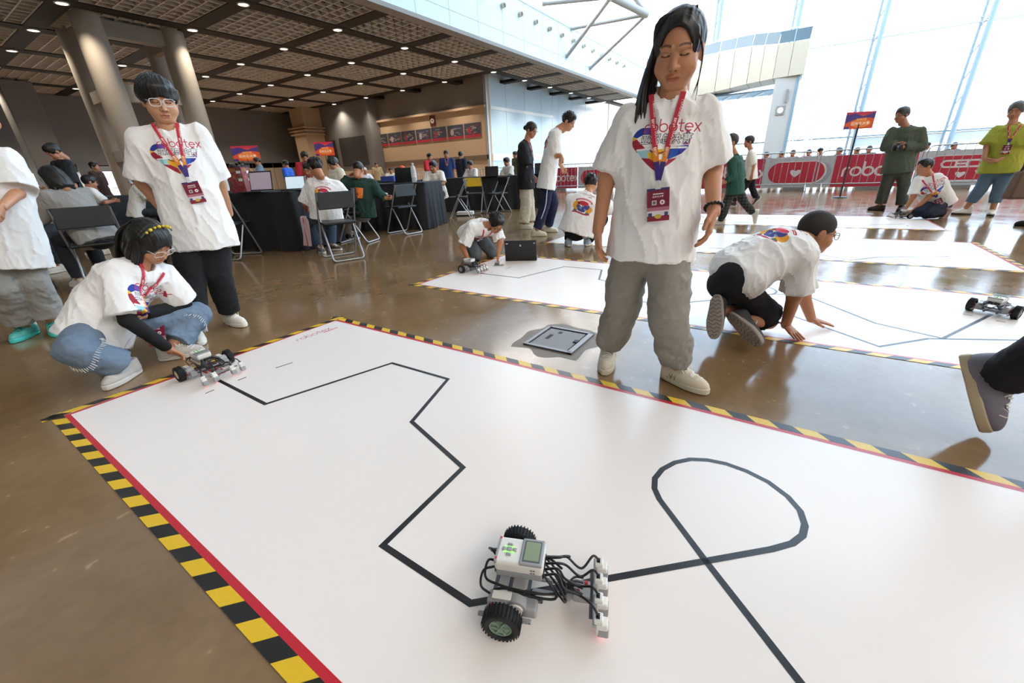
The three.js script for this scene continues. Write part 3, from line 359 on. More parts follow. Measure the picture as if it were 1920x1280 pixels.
laptop(-6.6, TH + 0.01, -6.2, ta(-0.8, -0.4), 0.42, 0.27, -0.25, 'black laptop lid seen from behind next to the white bottle', screenBlue);
laptop(-6.9, TH + 0.01, -9.6, ta(-0.7, -0.6), 0.36, 0.24, -0.15, 'black laptop on the table behind the yellow chair', screenBlue);
laptop(-5.75, TH + 0.01, -10.3, ta(-0.7, -0.6), 0.4, 0.26, -0.1, 'black laptop beside the woman in black', screenBlue);
{ const b = thing('water_bottle', 'clear white labelled water bottle on the black clothed table', 'bottle', [-6.25, TH + 0.01, -6.1]); const pr = [[0.001, 0], [0.03, 0], [0.032, 0.02], [0.032, 0.15], [0.026, 0.185], [0.012, 0.205], [0.012, 0.215]].map(([a, c]) => new THREE.Vector2(a, c)); part(b, 'bottle', new THREE.LatheGeometry(pr, 20), phys(0xf2f6f8, 0.15, { transmission: 0.5, thickness: 0 })); part(b, 'cap', cyl(0.014, 0.014, 0.018, 0, 0.223, 0, 16), std(0xe8e8e8, 0.5)); part(b, 'paper_label', cyl(0.0325, 0.0325, 0.06, 0, 0.09, 0, 20), std(0xd9dadc, 0.6)); b.scale.setScalar(1.5); }
{ const b = thing('gift_box', 'red patterned box with white labels standing on the black table', 'box', [-7.42, TH + 0.01, -3.45], ta(0.3, 0.9)); const tx = canvasTex(256, 256, (g, W, H) => { g.fillStyle = '#93303c'; g.fillRect(0, 0, W, H); let s = 3; const q = () => { s = (s * 1103515245 + 12345) & 0x7fffffff; return s / 0x7fffffff; }; for (let i = 0; i < 60; i++) { g.fillStyle = ['#b0453a', '#7b3a55', '#5d6b4a', '#a86a3e'][Math.floor(q() * 4)]; g.beginPath(); g.ellipse(q() * W, q() * H, 8 + q() * 20, 6 + q() * 14, q() * 3, 0, 7); g.fill(); } g.fillStyle = '#eee'; g.fillRect(170, 30, 70, 26); g.fillRect(176, 108, 64, 30); g.fillStyle = '#a5682f'; g.fillRect(70, 4, 100, 34); }); part(b, 'carton', bx(0.32, 0.36, 0.14, 0, 0.18, 0), std(0xffffff, 0.5, { map: tx })); part(b, 'lid_flap', bx(0.32, 0.01, 0.15, 0, 0.365, 0), std(0x93303c, 0.5)); }
{ const p = thing('paper_tube', 'cream rolled poster lying on the black table', 'tube', [-6.9, TH + 0.05, -4.95], tdir(0.8, -0.6)); part(p, 'roll', cyl(0.045, 0.045, 0.55, 0, 0, 0, 16, 'x'), std(0xe3d8c2, 0.7)); part(p, 'roll_end', cyl(0.03, 0.03, 0.552, 0, 0, 0, 12, 'x'), std(0xb7a988, 0.8)); }
{ const p = thing('blue_tray', 'blue storage tray on the far table beside the orange cap', 'tray', [-8.95, TH + 0.01, -7.95]); part(p, 'tray_body', merge([bx(0.5, 0.02, 0.35, 0, 0.01, 0), bx(0.5, 0.12, 0.015, 0, 0.07, 0.17), bx(0.5, 0.12, 0.015, 0, 0.07, -0.17), bx(0.015, 0.12, 0.35, 0.245, 0.07, 0), bx(0.015, 0.12, 0.35, -0.245, 0.07, 0)]), std(0x2c53b8, 0.5)); }
{ const p = thing('white_case', 'low white case on the floor under the yellow backed chair', 'case', [-6.85, 0, -8.3], tdir(0.9, -0.5)); part(p, 'case_body', rb(0.42, 0.09, 0.2, 0.02, 0, 0.06, 0), std(0xe4e1da, 0.6)); part(p, 'case_base', rb(0.44, 0.03, 0.22, 0.012, 0, 0.015, 0), std(0x1c1c1d, 0.6)); }
{ const r = thing('striped_tube', 'long white and red tube held by the person in the green jacket', 'tube', [-6.42, 0.69, -4.95], 0); part(r, 'tube_body', bar([-0.62, 0.28, 0.32], [0.3, 0.02, -0.32], 0.022, 12), std(0xe8e4e2, 0.5)); part(r, 'red_edge', bar([-0.62, 0.262, 0.325], [0.3, 0.002, -0.315], 0.01, 8), std(0xc53b4c, 0.5)); }
// ---------------------------------------------------------------- joint positions of the posed people, in metres from the point they stand on
const POSE = {
  girl: { at: [-0.456, -1.907], head: [-0.002, 1.407, 0.021], neck: [-0.015, 1.268, 0.004], sr: [-0.175, 1.203, 0.021], sl: [0.110, 1.198, -0.026], er: [-0.254, 0.972, 0.040], el: [0.155, 0.991, -0.089], wr: [-0.262, 0.755, 0.104], wl: [0.200, 0.834, 0.034], tr: [-0.253, 0.665, 0.112], tl: [0.195, 0.729, 0.066], pel: [-0.044, 0.732, 0.010], kr: [-0.164, 0.374, -0.022], kl: [0.075, 0.382, 0.064], ar: [-0.256, 0.080, -0.097], al: [0.131, 0.080, -0.043], fr: [-0.232, 0.010, -0.012], fl: [0.273, 0.010, 0.012] },
  boy: { at: [-3.460, -1.140], head: [0.057, 1.513, -0.109], neck: [0.038, 1.368, -0.115], sr: [-0.041, 1.302, 0.029], sl: [0.085, 1.333, -0.257], er: [-0.119, 1.046, 0.072], el: [0.003, 1.024, -0.329], wr: [-0.163, 0.816, -0.017], wl: [-0.088, 0.816, -0.372], tr: [-0.154, 0.791, -0.077], tl: [-0.123, 0.742, -0.329], pel: [0.035, 0.746, -0.107], kr: [0.008, 0.390, 0.041], kl: [0.041, 0.433, -0.123], ar: [0.066, 0.080, 0.145], al: [-0.056, 0.080, -0.150], fr: [0.152, 0.010, 0.166], fl: [0.146, 0.010, -0.169] },
  crouch: { at: [-3.192, -0.599], head: [0.109, 0.729, -0.254], neck: [0.033, 0.598, -0.174], sr: [0.070, 0.567, -0.049], sl: [-0.009, 0.539, -0.278], er: [0.164, 0.340, -0.008], el: [-0.037, 0.308, -0.345], wr: [0.090, 0.084, -0.152], wl: [0.041, 0.321, -0.108], tr: [0.073, -0.089, -0.283], tl: [0.063, 0.305, -0.063], pel: [-0.034, 0.285, 0.072], kr: [0.158, 0.256, 0.240], kl: [-0.047, 0.216, -0.398], ar: [0.110, 0.080, 0.081], al: [0.034, 0.080, -0.181], fr: [0.152, 0.010, 0.139], fl: [0.085, 0.010, -0.268] },
  kneel: { at: [-0.077, -2.667], head: [0.232, 0.596, -0.347], neck: [0.142, 0.553, -0.244], sr: [0.180, 0.489, -0.105], sl: [0.102, 0.557, -0.363], er: [0.188, 0.279, -0.105], el: [0.242, 0.212, -0.387], wr: [0.183, 0.050, -0.229], wl: [0.317, 0.050, -0.425], tr: [0.246, 0.010, -0.175], tl: [0.438, 0.010, -0.473], pel: [-0.132, 0.381, -0.016], kr: [0.089, 0.060, -0.228], kl: [-0.055, 0.060, -0.327], ar: [-0.022, 0.132, 0.051], al: [-0.170, 0.196, 0.105], fr: [0.140, 0.030, 0.136], fl: [-0.153, 0.030, 0.157] },
  left: { at: [-4.543, -0.378], head: [0.021, 1.507, -0.257], neck: [0.017, 1.318, -0.201], sr: [-0.016, 1.241, -0.044], sl: [0.044, 1.236, -0.286], er: [-0.025, 0.991, 0.058], el: [0.121, 1.028, -0.243], wr: [0.043, 0.796, 0.091], wl: [0.272, 0.949, -0.129], tr: [0.051, 0.696, 0.106], tl: [0.309, 0.875, -0.093], pel: [0.005, 0.718, -0.065], kr: [0.018, 0.420, 0.026], kl: [0.010, 0.422, -0.119], ar: [-0.236, 0.080, 0.002], al: [-0.147, 0.080, -0.133], fr: [-0.128, 0.010, 0.092], fl: [0.198, 0.010, -0.075] },
  laptop: { at: [-3.059, -3.958], head: [0.209, 0.447, -0.035], neck: [0.069, 0.419, 0.010], sr: [-0.016, 0.402, 0.139], sl: [0.157, 0.361, -0.122], er: [-0.102, 0.197, 0.230], el: [0.210, 0.222, -0.099], wr: [-0.083, 0.064, 0.191], wl: [0.201, 0.082, -0.054], tr: [-0.049, -0.036, 0.165], tl: [0.186, -0.020, -0.042], pel: [-0.196, 0.302, -0.076], kr: [-0.097, 0.060, 0.006], kl: [-0.006, 0.060, -0.206], ar: [-0.206, 0.144, -0.157], al: [-0.106, 0.143, -0.272], fr: [-0.259, 0.078, -0.205], fl: [-0.145, 0.065, -0.318] },
  tall: { at: [-3.346, -6.076], head: [0.334, 1.647, -0.161], neck: [0.199, 1.556, -0.110], sr: [0.212, 1.457, 0.020], sl: [0.055, 1.505, -0.213], er: [0.221, 1.187, 0.038], el: [0.105, 1.131, -0.241], wr: [0.319, 1.175, 0.053], wl: [0.214, 1.002, -0.232], tr: [0.335, 1.086, 0.067], tl: [0.238, 0.955, -0.222], pel: [0.039, 0.866, -0.021], kr: [0.043, 0.472, 0.067], kl: [0.070, 0.492, -0.176], ar: [-0.065, 0.090, 0.168], al: [-0.090, 0.090, -0.281], fr: [0.154, 0.010, 0.082], fl: [0.065, 0.010, -0.319] },
  woman: { at: [-4.038, -6.676], head: [0.097, 1.627, -0.035], neck: [0.020, 1.468, -0.012], sr: [0.017, 1.366, 0.130], sl: [-0.054, 1.408, -0.131], er: [0.066, 1.062, 0.124], el: [-0.040, 1.079, -0.163], wr: [0.093, 0.863, 0.107], wl: [0.033, 0.898, -0.183], tr: [0.099, 0.776, 0.104], tl: [0.056, 0.807, -0.197], pel: [-0.013, 0.818, 0.008], kr: [0.003, 0.413, 0.057], kl: [-0.015, 0.400, -0.085], ar: [-0.024, 0.090, 0.108], al: [0.026, 0.090, -0.058], fr: [0.158, 0.010, 0.034], fl: [0.090, 0.010, -0.244] },
  squat: { at: [-2.371, -5.267], head: [0.060, 0.798, -0.224], neck: [0.063, 0.690, -0.116], sl: [-0.142, 0.610, -0.024], sr: [0.243, 0.619, -0.164], el: [-0.132, 0.411, -0.270], er: [0.307, 0.423, -0.357], wl: [-0.146, 0.361, -0.395], wr: [0.069, 0.356, -0.470], tl: [-0.123, 0.356, -0.438], tr: [0.020, 0.353, -0.491], pel: [-0.033, 0.243, -0.007], kl: [-0.245, 0.297, -0.285], kr: [0.176, 0.314, -0.408], al: [-0.154, 0.066, 0.004], ar: [0.088, 0.053, -0.105], fl: [-0.264, 0.035, -0.155], fr: [0.082, 0.028, -0.311] },
  green: { at: [-0.665, -8.075], head: [-0.332, 1.264, 0.027], neck: [-0.244, 1.087, 0.020], sl: [-0.267, 1.009, 0.122], sr: [-0.193, 1.004, -0.125], el: [-0.225, 0.770, 0.179], er: [-0.104, 0.754, -0.172], wl: [-0.296, 0.678, 0.245], wr: [-0.171, 0.635, -0.086], tl: [-0.355, 0.673, 0.270], tr: [-0.242, 0.614, -0.030], pel: [-0.168, 0.582, 0.014], kl: [-0.247, 0.337, 0.121], kr: [-0.008, 0.335, -0.120], al: [-0.299, 0.025, 0.125], ar: [0.171, 0.145, -0.135], fl: [-0.411, -0.046, 0.154], fr: [0.161, -0.083, -0.134] },
  white: { at: [-0.884, -11.304], head: [-0.153, 1.356, 0.012], neck: [-0.085, 1.191, 0.007], sl: [-0.062, 1.113, 0.125], sr: [-0.058, 1.092, -0.116], el: [0.034, 0.849, 0.138], er: [-0.064, 0.847, -0.156], wl: [0.035, 0.675, 0.178], wr: [-0.119, 0.693, -0.091], tl: [0.030, 0.587, 0.198], tr: [-0.150, 0.626, -0.069], pel: [-0.000, 0.670, 0.000], kl: [-0.087, 0.405, 0.107], kr: [0.058, 0.390, -0.105], al: [-0.267, 0.092, 0.121], ar: [0.183, 0.156, -0.115], fl: [-0.389, 0.009, 0.131], fr: [0.080, -0.009, -0.107] },
  olive: { at: [1.549, -10.531], head: [-0.199, 1.601, -0.029], neck: [-0.106, 1.417, -0.016], sr: [-0.270, 1.347, -0.040], sl: [0.109, 1.316, 0.016], er: [-0.303, 1.098, 0.006], el: [0.182, 1.068, 0.047], wr: [-0.176, 1.139, 0.176], wl: [-0.121, 1.084, 0.184], tr: [-0.118, 1.118, 0.205], tl: [-0.194, 1.089, 0.194], pel: [-0.045, 0.767, -0.007], kr: [-0.133, 0.405, -0.020], kl: [0.115, 0.404, 0.017], ar: [-0.137, 0.103, -0.020], al: [0.163, 0.089, 0.024], fr: [-0.293, 0.033, -0.023], fl: [0.130, 0.006, 0.140] },
  farkneel: { at: [1.918, -9.486], head: [-0.244, 0.765, 0.002], neck: [-0.148, 0.635, -0.030], sr: [-0.260, 0.559, -0.001], sl: [-0.020, 0.554, -0.004], er: [-0.270, 0.318, 0.047], el: [-0.103, 0.308, 0.132], wr: [-0.320, 0.138, 0.078], wl: [-0.222, 0.138, 0.159], tr: [-0.344, 0.070, 0.084], tl: [-0.280, 0.080, 0.168], pel: [0.087, 0.209, -0.084], kr: [-0.179, 0.090, 0.168], kl: [-0.068, 0.072, 0.211], ar: [0.160, 0.127, -0.090], al: [0.169, 0.077, -0.007], fr: [0.237, 0.028, -0.095], fl: [0.155, 0.008, -0.030] },
  yellow: { at: [2.596, -9.987], head: [-0.014, 1.502, -0.004], neck: [-0.002, 1.330, -0.001], sr: [-0.126, 1.248, -0.033], sl: [0.190, 1.219, 0.050], er: [-0.186, 1.027, 0.003], el: [0.160, 0.968, 0.083], wr: [-0.192, 0.852, 0.115], wl: [-0.058, 0.816, 0.150], tr: [-0.104, 0.772, 0.159], tl: [-0.143, 0.797, 0.149], pel: [0.047, 0.733, 0.012], kr: [-0.071, 0.395, -0.019], kl: [0.122, 0.420, 0.032], ar: [-0.145, 0.104, -0.038], al: [0.141, 0.089, 0.037], fr: [-0.263, 0.011, -0.017], fl: [0.103, 0.013, 0.182] },
  seated: { at: [-5.530, -3.464], head: [0.056, 1.160, -0.090], neck: [0.076, 1.024, -0.122], sr: [0.175, 0.925, -0.279], sl: [-0.037, 0.962, -0.035], er: [0.060, 0.719, -0.472], el: [-0.194, 0.710, 0.028], wr: [-0.147, 0.678, -0.519], wl: [-0.366, 0.604, -0.075], tr: [-0.227, 0.680, -0.485], tl: [-0.400, 0.596, -0.153], pel: [0.063, 0.571, -0.100], kr: [-0.250, 0.462, -0.355], kl: [-0.375, 0.458, -0.042], ar: [-0.267, 0.090, -0.294], al: [-0.275, 0.090, -0.100], fr: [-0.154, 0.010, -0.326], fl: [-0.026, 0.010, -0.020] },
  jacket: { at: [-6.043, -4.550], head: [0.022, 1.132, -0.112], neck: [0.066, 0.994, -0.088], sr: [0.206, 0.905, -0.191], sl: [-0.099, 0.944, -0.034], er: [0.320, 0.765, -0.176], el: [-0.248, 0.870, 0.080], wr: [0.446, 0.677, -0.227], wl: [-0.193, 1.043, -0.076], tr: [0.492, 0.675, -0.254], tl: [-0.139, 1.080, -0.148], pel: [0.032, 0.489, -0.042], kr: [-0.352, 0.450, -0.197], kl: [-0.418, 0.430, -0.043], ar: [-0.406, 0.105, -0.159], al: [-0.480, 0.083, -0.028], fr: [-0.537, 0.056, -0.201], fl: [-0.604, 0.035, -0.063] },
  leg: { at: [0.844, -2.040], head: [-0.017, 1.284, -0.061], neck: [-0.012, 1.200, -0.059], sr: [-0.097, 1.147, 0.068], sl: [0.066, 1.160, -0.189], er: [-0.055, 0.977, 0.086], el: [0.141, 0.966, -0.158], wr: [-0.041, 0.844, 0.145], wl: [0.201, 0.819, -0.133], tr: [-0.026, 0.789, 0.151], tl: [0.224, 0.759, -0.124], pel: [0.038, 0.764, -0.038], kr: [-0.008, 0.409, 0.029], kl: [0.202, 0.448, -0.025], ar: [-0.082, 0.225, -0.055], al: [0.260, 0.165, -0.001], fr: [-0.005, 0.045, -0.002], fl: [0.339, 0.133, 0.032] },
};
// ---------------------------------------------------------------- implicit surfaces
const PN = new ImprovedNoise();
const nz = (x, y, z) => PN.noise(x + 40.3, y + 51.7, z + 62.1);
const smin = (a, b, k) => { const h = Math.max(k - Math.abs(a - b), 0) / k; return Math.min(a, b) - h * h * k * 0.25; };
const smax = (a, b, k) => -smin(-a, -b, k);
function meshSDF(f, lo, hi, cell) {
  const B = 5, n = [0, 1, 2].map((i) => Math.ceil((hi[i] - lo[i]) / cell / B) * B + 1), [nx, ny, nzz] = n, G = new Float32Array(nx * ny * nzz).fill(NaN), I = new Int32Array(nx * ny * nzz).fill(-1), act = [], sx = ny * nzz, sy = nzz;
  const half = B * cell / 2, lim = half * 1.74 * 1.25 + cell;
  for (let i = 0; i + B < nx; i += B) for (let j = 0; j + B < ny; j += B) for (let k = 0; k + B < nzz; k += B) {
    if (Math.abs(f(lo[0] + i * cell + half, lo[1] + j * cell + half, lo[2] + k * cell + half)) > lim) continue; act.push(i, j, k);
    for (let a = 0; a <= B; a++) for (let b = 0; b <= B; b++) for (let c = 0; c <= B; c++) { const q = (i + a) * sx + (j + b) * sy + k + c; if (G[q] !== G[q]) G[q] = f(lo[0] + (i + a) * cell, lo[1] + (j + b) * cell, lo[2] + (k + c) * cell); }
  }
  const pos = [], nor = [], idx = [], E = [[0, 1], [0, 2], [0, 4], [1, 3], [1, 5], [2, 3], [2, 6], [3, 7], [4, 5], [4, 6], [5, 7], [6, 7]], off = [0, sx, sy, sx + sy, 1, sx + 1, sy + 1, sx + sy + 1], cx = [0, 1, 0, 1, 0, 1, 0, 1], cy = [0, 0, 1, 1, 0, 0, 1, 1], cz = [0, 0, 0, 0, 1, 1, 1, 1], v = new Float64Array(8), e = cell * 0.35;
  for (let s = 0; s < act.length; s += 3) for (let a = 0; a < B; a++) for (let b = 0; b < B; b++) for (let c = 0; c < B; c++) {
    const i = act[s] + a, j = act[s + 1] + b, k = act[s + 2] + c, q = i * sx + j * sy + k; let neg = 0; for (let m = 0; m < 8; m++) { v[m] = G[q + off[m]]; if (v[m] < 0) neg++; } if (neg === 0 || neg === 8) continue;
    let x = 0, y = 0, z = 0, w = 0; for (const [p, r] of E) { if ((v[p] < 0) === (v[r] < 0)) continue; const t = v[p] / (v[p] - v[r]); x += cx[p] + (cx[r] - cx[p]) * t; y += cy[p] + (cy[r] - cy[p]) * t; z += cz[p] + (cz[r] - cz[p]) * t; w++; }
    x = lo[0] + (i + x / w) * cell; y = lo[1] + (j + y / w) * cell; z = lo[2] + (k + z / w) * cell; let gx, gy, gz;
    for (let it = 0; it < 2; it++) { const d = f(x, y, z); gx = (f(x + e, y, z) - d) / e; gy = (f(x, y + e, z) - d) / e; gz = (f(x, y, z + e) - d) / e; const l = Math.sqrt(gx * gx + gy * gy + gz * gz) || 1; gx /= l; gy /= l; gz /= l; if (it === 0) { const st = clamp(d / Math.max(l, 0.5), -cell * 0.5, cell * 0.5); x -= gx * st; y -= gy * st; z -= gz * st; } }
    I[q] = pos.length / 3; pos.push(x, y, z); nor.push(gx, gy, gz);
  }
  const quad = (a, b, c, d, flip) => { if (a < 0 || b < 0 || c < 0 || d < 0) return; if (flip) idx.push(a, c, b, a, d, c); else idx.push(a, b, c, a, c, d); };
  for (let s = 0; s < act.length; s += 3) for (let a = 0; a < B; a++) for (let b = 0; b < B; b++) for (let c = 0; c < B; c++) {
    const i = act[s] + a, j = act[s + 1] + b, k = act[s + 2] + c, q = i * sx + j * sy + k; if (I[q] < 0) continue; const g0 = G[q] < 0;
    if (j > 0 && k > 0 && g0 !== (G[q + sx] < 0)) quad(I[q - sy - 1], I[q - 1 + 0], I[q], I[q - sy], !g0);
    if (i > 0 && k > 0 && g0 !== (G[q + sy] < 0)) quad(I[q - sx - 1], I[q - sx], I[q], I[q - 1], !g0);
    if (i > 0 && j > 0 && g0 !== (G[q + 1] < 0)) quad(I[q - sx - sy], I[q - sy], I[q], I[q - sx], !g0);
  }
  const g = new THREE.BufferGeometry(); g.setAttribute('position', new THREE.Float32BufferAttribute(pos, 3)); g.setAttribute('normal', new THREE.Float32BufferAttribute(nor, 3)); g.setIndex(idx); return g;
}
// tapered capsule between two points
const cap = (a, b, ra, rb2) => { const dx = b[0] - a[0], dy = b[1] - a[1], dz = b[2] - a[2], L = dx * dx + dy * dy + dz * dz || 1e-9; return (x, y, z) => { const px = x - a[0], py = y - a[1], pz = z - a[2]; let t = (px * dx + py * dy + pz * dz) / L; t = t < 0 ? 0 : t > 1 ? 1 : t; const qx = px - dx * t, qy = py - dy * t, qz = pz - dz * t; return Math.sqrt(qx * qx + qy * qy + qz * qz) - ra - (rb2 - ra) * t; }; };
const ell = (c, r) => { const m = Math.min(...r); return (x, y, z) => { const a = (x - c[0]) / r[0], b = (y - c[1]) / r[1], d = (z - c[2]) / r[2], q = Math.sqrt(a * a + b * b + d * d); if (q < 1e-6) return -m; const px = x - c[0], py = y - c[1], pz = z - c[2]; return Math.sqrt(px * px + py * py + pz * pz) * (1 - 1 / q); }; };
// loft of elliptical sections: stations [{c:[..], lat:[..], a, b}], flat ends
function loft(st, flatA = true, flatB = true) {
  const S = st.length - 1, seg = [];
  for (let i = 0; i < S; i++) { const A = st[i], C = st[i + 1], d = [0, 1, 2].map((k) => C.c[k] - A.c[k]), L = Math.hypot(...d); seg.push({ A, C, d, L, u: d.map((v) => v / L) }); }
  return (x, y, z) => {
    let best = 1e9;
    for (let i = 0; i < S; i++) {
      const { A, C, L, u } = seg[i]; const px = x - A.c[0], py = y - A.c[1], pz = z - A.c[2]; const s = px * u[0] + py * u[1] + pz * u[2]; let t = s / L; const tc = t < 0 ? 0 : t > 1 ? 1 : t; const over = t < 0 ? -s : t > 1 ? s - L : 0;
      let rx = px - u[0] * s, ry = py - u[1] * s, rz = pz - u[2] * s; let lx = A.lat[0] + (C.lat[0] - A.lat[0]) * tc, ly = A.lat[1] + (C.lat[1] - A.lat[1]) * tc, lz = A.lat[2] + (C.lat[2] - A.lat[2]) * tc; const du = lx * u[0] + ly * u[1] + lz * u[2]; lx -= du * u[0]; ly -= du * u[1]; lz -= du * u[2]; const ll = Math.hypot(lx, ly, lz) || 1; const a = A.a + (C.a - A.a) * tc, b = A.b + (C.b - A.b) * tc;
      const X = (rx * lx + ry * ly + rz * lz) / ll, rho = Math.sqrt(rx * rx + ry * ry + rz * rz), Z2 = Math.max(0, rho * rho - X * X); let d;
      const flat = (i === 0 && t < 0 && flatA) || (i === S - 1 && t > 1 && flatB);
      if (over && !flat) { const m = Math.min(a, b), q = Math.sqrt(X * X / (a * a) + Z2 / (b * b) + over * over / (m * m)), R = Math.sqrt(rho * rho + over * over); d = q < 1e-6 ? -m : R * (1 - 1 / q); }
      else { const q = Math.sqrt(X * X / (a * a) + Z2 / (b * b)); d = q < 1e-5 ? -Math.min(a, b) : rho * (1 - 1 / q); if (flat) d = d > 0 ? Math.hypot(d, over) : over; else if ((i === 0 && flatA && t < 0.5) || (i === S - 1 && flatB && t > 0.5)) { const e = i === 0 && t < 0.5 && flatA ? s : L - s; d = Math.max(d, -e); } }
      if (d < best) best = d;
    }
    return best;
  };
}
const tint = (g, fn) => { const p = g.attributes.position, c = new Float32Array(p.count * 3); for (let i = 0; i < p.count; i++) { const v = fn(p.getX(i), p.getY(i), p.getZ(i)); c[3 * i] = v[0]; c[3 * i + 1] = v[1]; c[3 * i + 2] = v[2]; } g.setAttribute('color', new THREE.BufferAttribute(c, 3)); return g; };
const lin = (hex) => new THREE.Color(hex).toArray();
// ---------------------------------------------------------------- head, hand and shoe templates
function headSDF(fat = 1) {
  const P = [ell([0, 0.033, -0.012], [0.074, 0.084, 0.093]), ell([0, -0.032, 0.018], [0.0615 * fat, 0.082, 0.07]), ell([0, -0.088, 0.044], [0.034 * fat, 0.027, 0.034])], ck = [ell([-0.038, -0.04, 0.05], [0.03 * fat, 0.032, 0.03]), ell([0.038, -0.04, 0.05], [0.03 * fat, 0.032, 0.03])];
  const nose = cap([0, 0.0, 0.083], [0, -0.032, 0.098], 0.0075, 0.0115), nl = ell([-0.012, -0.036, 0.09], [0.0085, 0.0075, 0.009]), nr = ell([0.012, -0.036, 0.09], [0.0085, 0.0075, 0.009]);
  const sk = [ell([-0.031, 0.006, 0.099], [0.02, 0.013, 0.018]), ell([0.031, 0.006, 0.099], [0.02, 0.013, 0.018])], ey = [ell([-0.031, 0.004, 0.07], [0.0175, 0.0125, 0.0165]), ell([0.031, 0.004, 0.07], [0.0175, 0.0125, 0.0165])], br = [cap([-0.047, 0.023, 0.072], [-0.014, 0.024, 0.083], 0.006, 0.006), cap([0.047, 0.023, 0.072], [0.014, 0.024, 0.083], 0.006, 0.006)];
  const lu = cap([-0.017, -0.062, 0.082], [0.017, -0.062, 0.082], 0.0055, 0.0055), lm = ell([0, -0.0605, 0.088], [0.011, 0.0055, 0.006]), ll = cap([-0.013, -0.0715, 0.081], [0.013, -0.0715, 0.081], 0.0062, 0.0062), ml = cap([-0.022, -0.067, 0.09], [0.022, -0.067, 0.09], 0.0016, 0.0016), ears = [ell([-0.077, -0.004, -0.008], [0.009, 0.031, 0.019]), ell([0.077, -0.004, -0.008], [0.009, 0.031, 0.019])], neck = cap([0, -0.05, -0.02], [0, -0.13, -0.032], 0.049, 0.047);
  return (x, y, z) => { let d = smin(P[0](x, y, z), P[1](x, y, z), 0.035); d = smin(d, P[2](x, y, z), 0.03); d = smin(d, smin(ck[0](x, y, z), ck[1](x, y, z), 0.01), 0.02); for (const q of sk) d = smax(d, -q(x, y, z), 0.012); for (const q of br) d = smin(d, q(x, y, z), 0.012); for (const q of ey) d = smin(d, q(x, y, z), 0.004); d = smin(d, nose(x, y, z), 0.012); d = smin(d, smin(nl(x, y, z), nr(x, y, z), 0.004), 0.006); d = smin(d, smin(lu(x, y, z), lm(x, y, z), 0.004), 0.006); d = smin(d, ll(x, y, z), 0.006); d = smax(d, -ml(x, y, z), 0.004); for (const q of ears) d = smin(d, q(x, y, z), 0.008); return smin(d, neck(x, y, z), 0.03); };
}
function headColor(open) { return (x, y, z) => { // pigment relative to skin: lips, brows, lash line, iris; painted nostril and crease shade
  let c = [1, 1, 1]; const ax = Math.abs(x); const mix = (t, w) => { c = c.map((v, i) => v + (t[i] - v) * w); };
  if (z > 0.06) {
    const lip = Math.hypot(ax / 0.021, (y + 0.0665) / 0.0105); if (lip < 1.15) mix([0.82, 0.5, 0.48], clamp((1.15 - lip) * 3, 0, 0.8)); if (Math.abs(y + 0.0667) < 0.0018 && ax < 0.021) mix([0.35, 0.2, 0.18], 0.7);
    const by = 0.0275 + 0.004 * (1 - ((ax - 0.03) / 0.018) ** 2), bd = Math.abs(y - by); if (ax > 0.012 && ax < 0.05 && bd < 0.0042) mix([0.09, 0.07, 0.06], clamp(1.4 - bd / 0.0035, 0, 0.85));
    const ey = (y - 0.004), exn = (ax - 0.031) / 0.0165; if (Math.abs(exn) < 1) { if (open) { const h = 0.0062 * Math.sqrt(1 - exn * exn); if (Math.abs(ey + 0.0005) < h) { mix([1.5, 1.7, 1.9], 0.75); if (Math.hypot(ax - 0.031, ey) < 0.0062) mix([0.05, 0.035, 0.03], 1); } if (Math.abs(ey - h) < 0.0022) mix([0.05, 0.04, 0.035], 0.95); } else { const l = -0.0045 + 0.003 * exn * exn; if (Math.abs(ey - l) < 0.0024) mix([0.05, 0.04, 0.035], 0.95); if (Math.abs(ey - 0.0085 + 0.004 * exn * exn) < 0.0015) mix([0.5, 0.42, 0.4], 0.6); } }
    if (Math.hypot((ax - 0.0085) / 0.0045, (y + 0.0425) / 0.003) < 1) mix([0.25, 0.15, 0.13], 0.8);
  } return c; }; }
const headCache = new Map();
function headGeo(cell, fat, open) { const k = [cell, fat, open].join(); if (!headCache.has(k)) headCache.set(k, tint(meshSDF(headSDF(fat), [-0.105, -0.21, -0.13], [0.105, 0.14, 0.13], cell), headColor(open))); return headCache.get(k); }
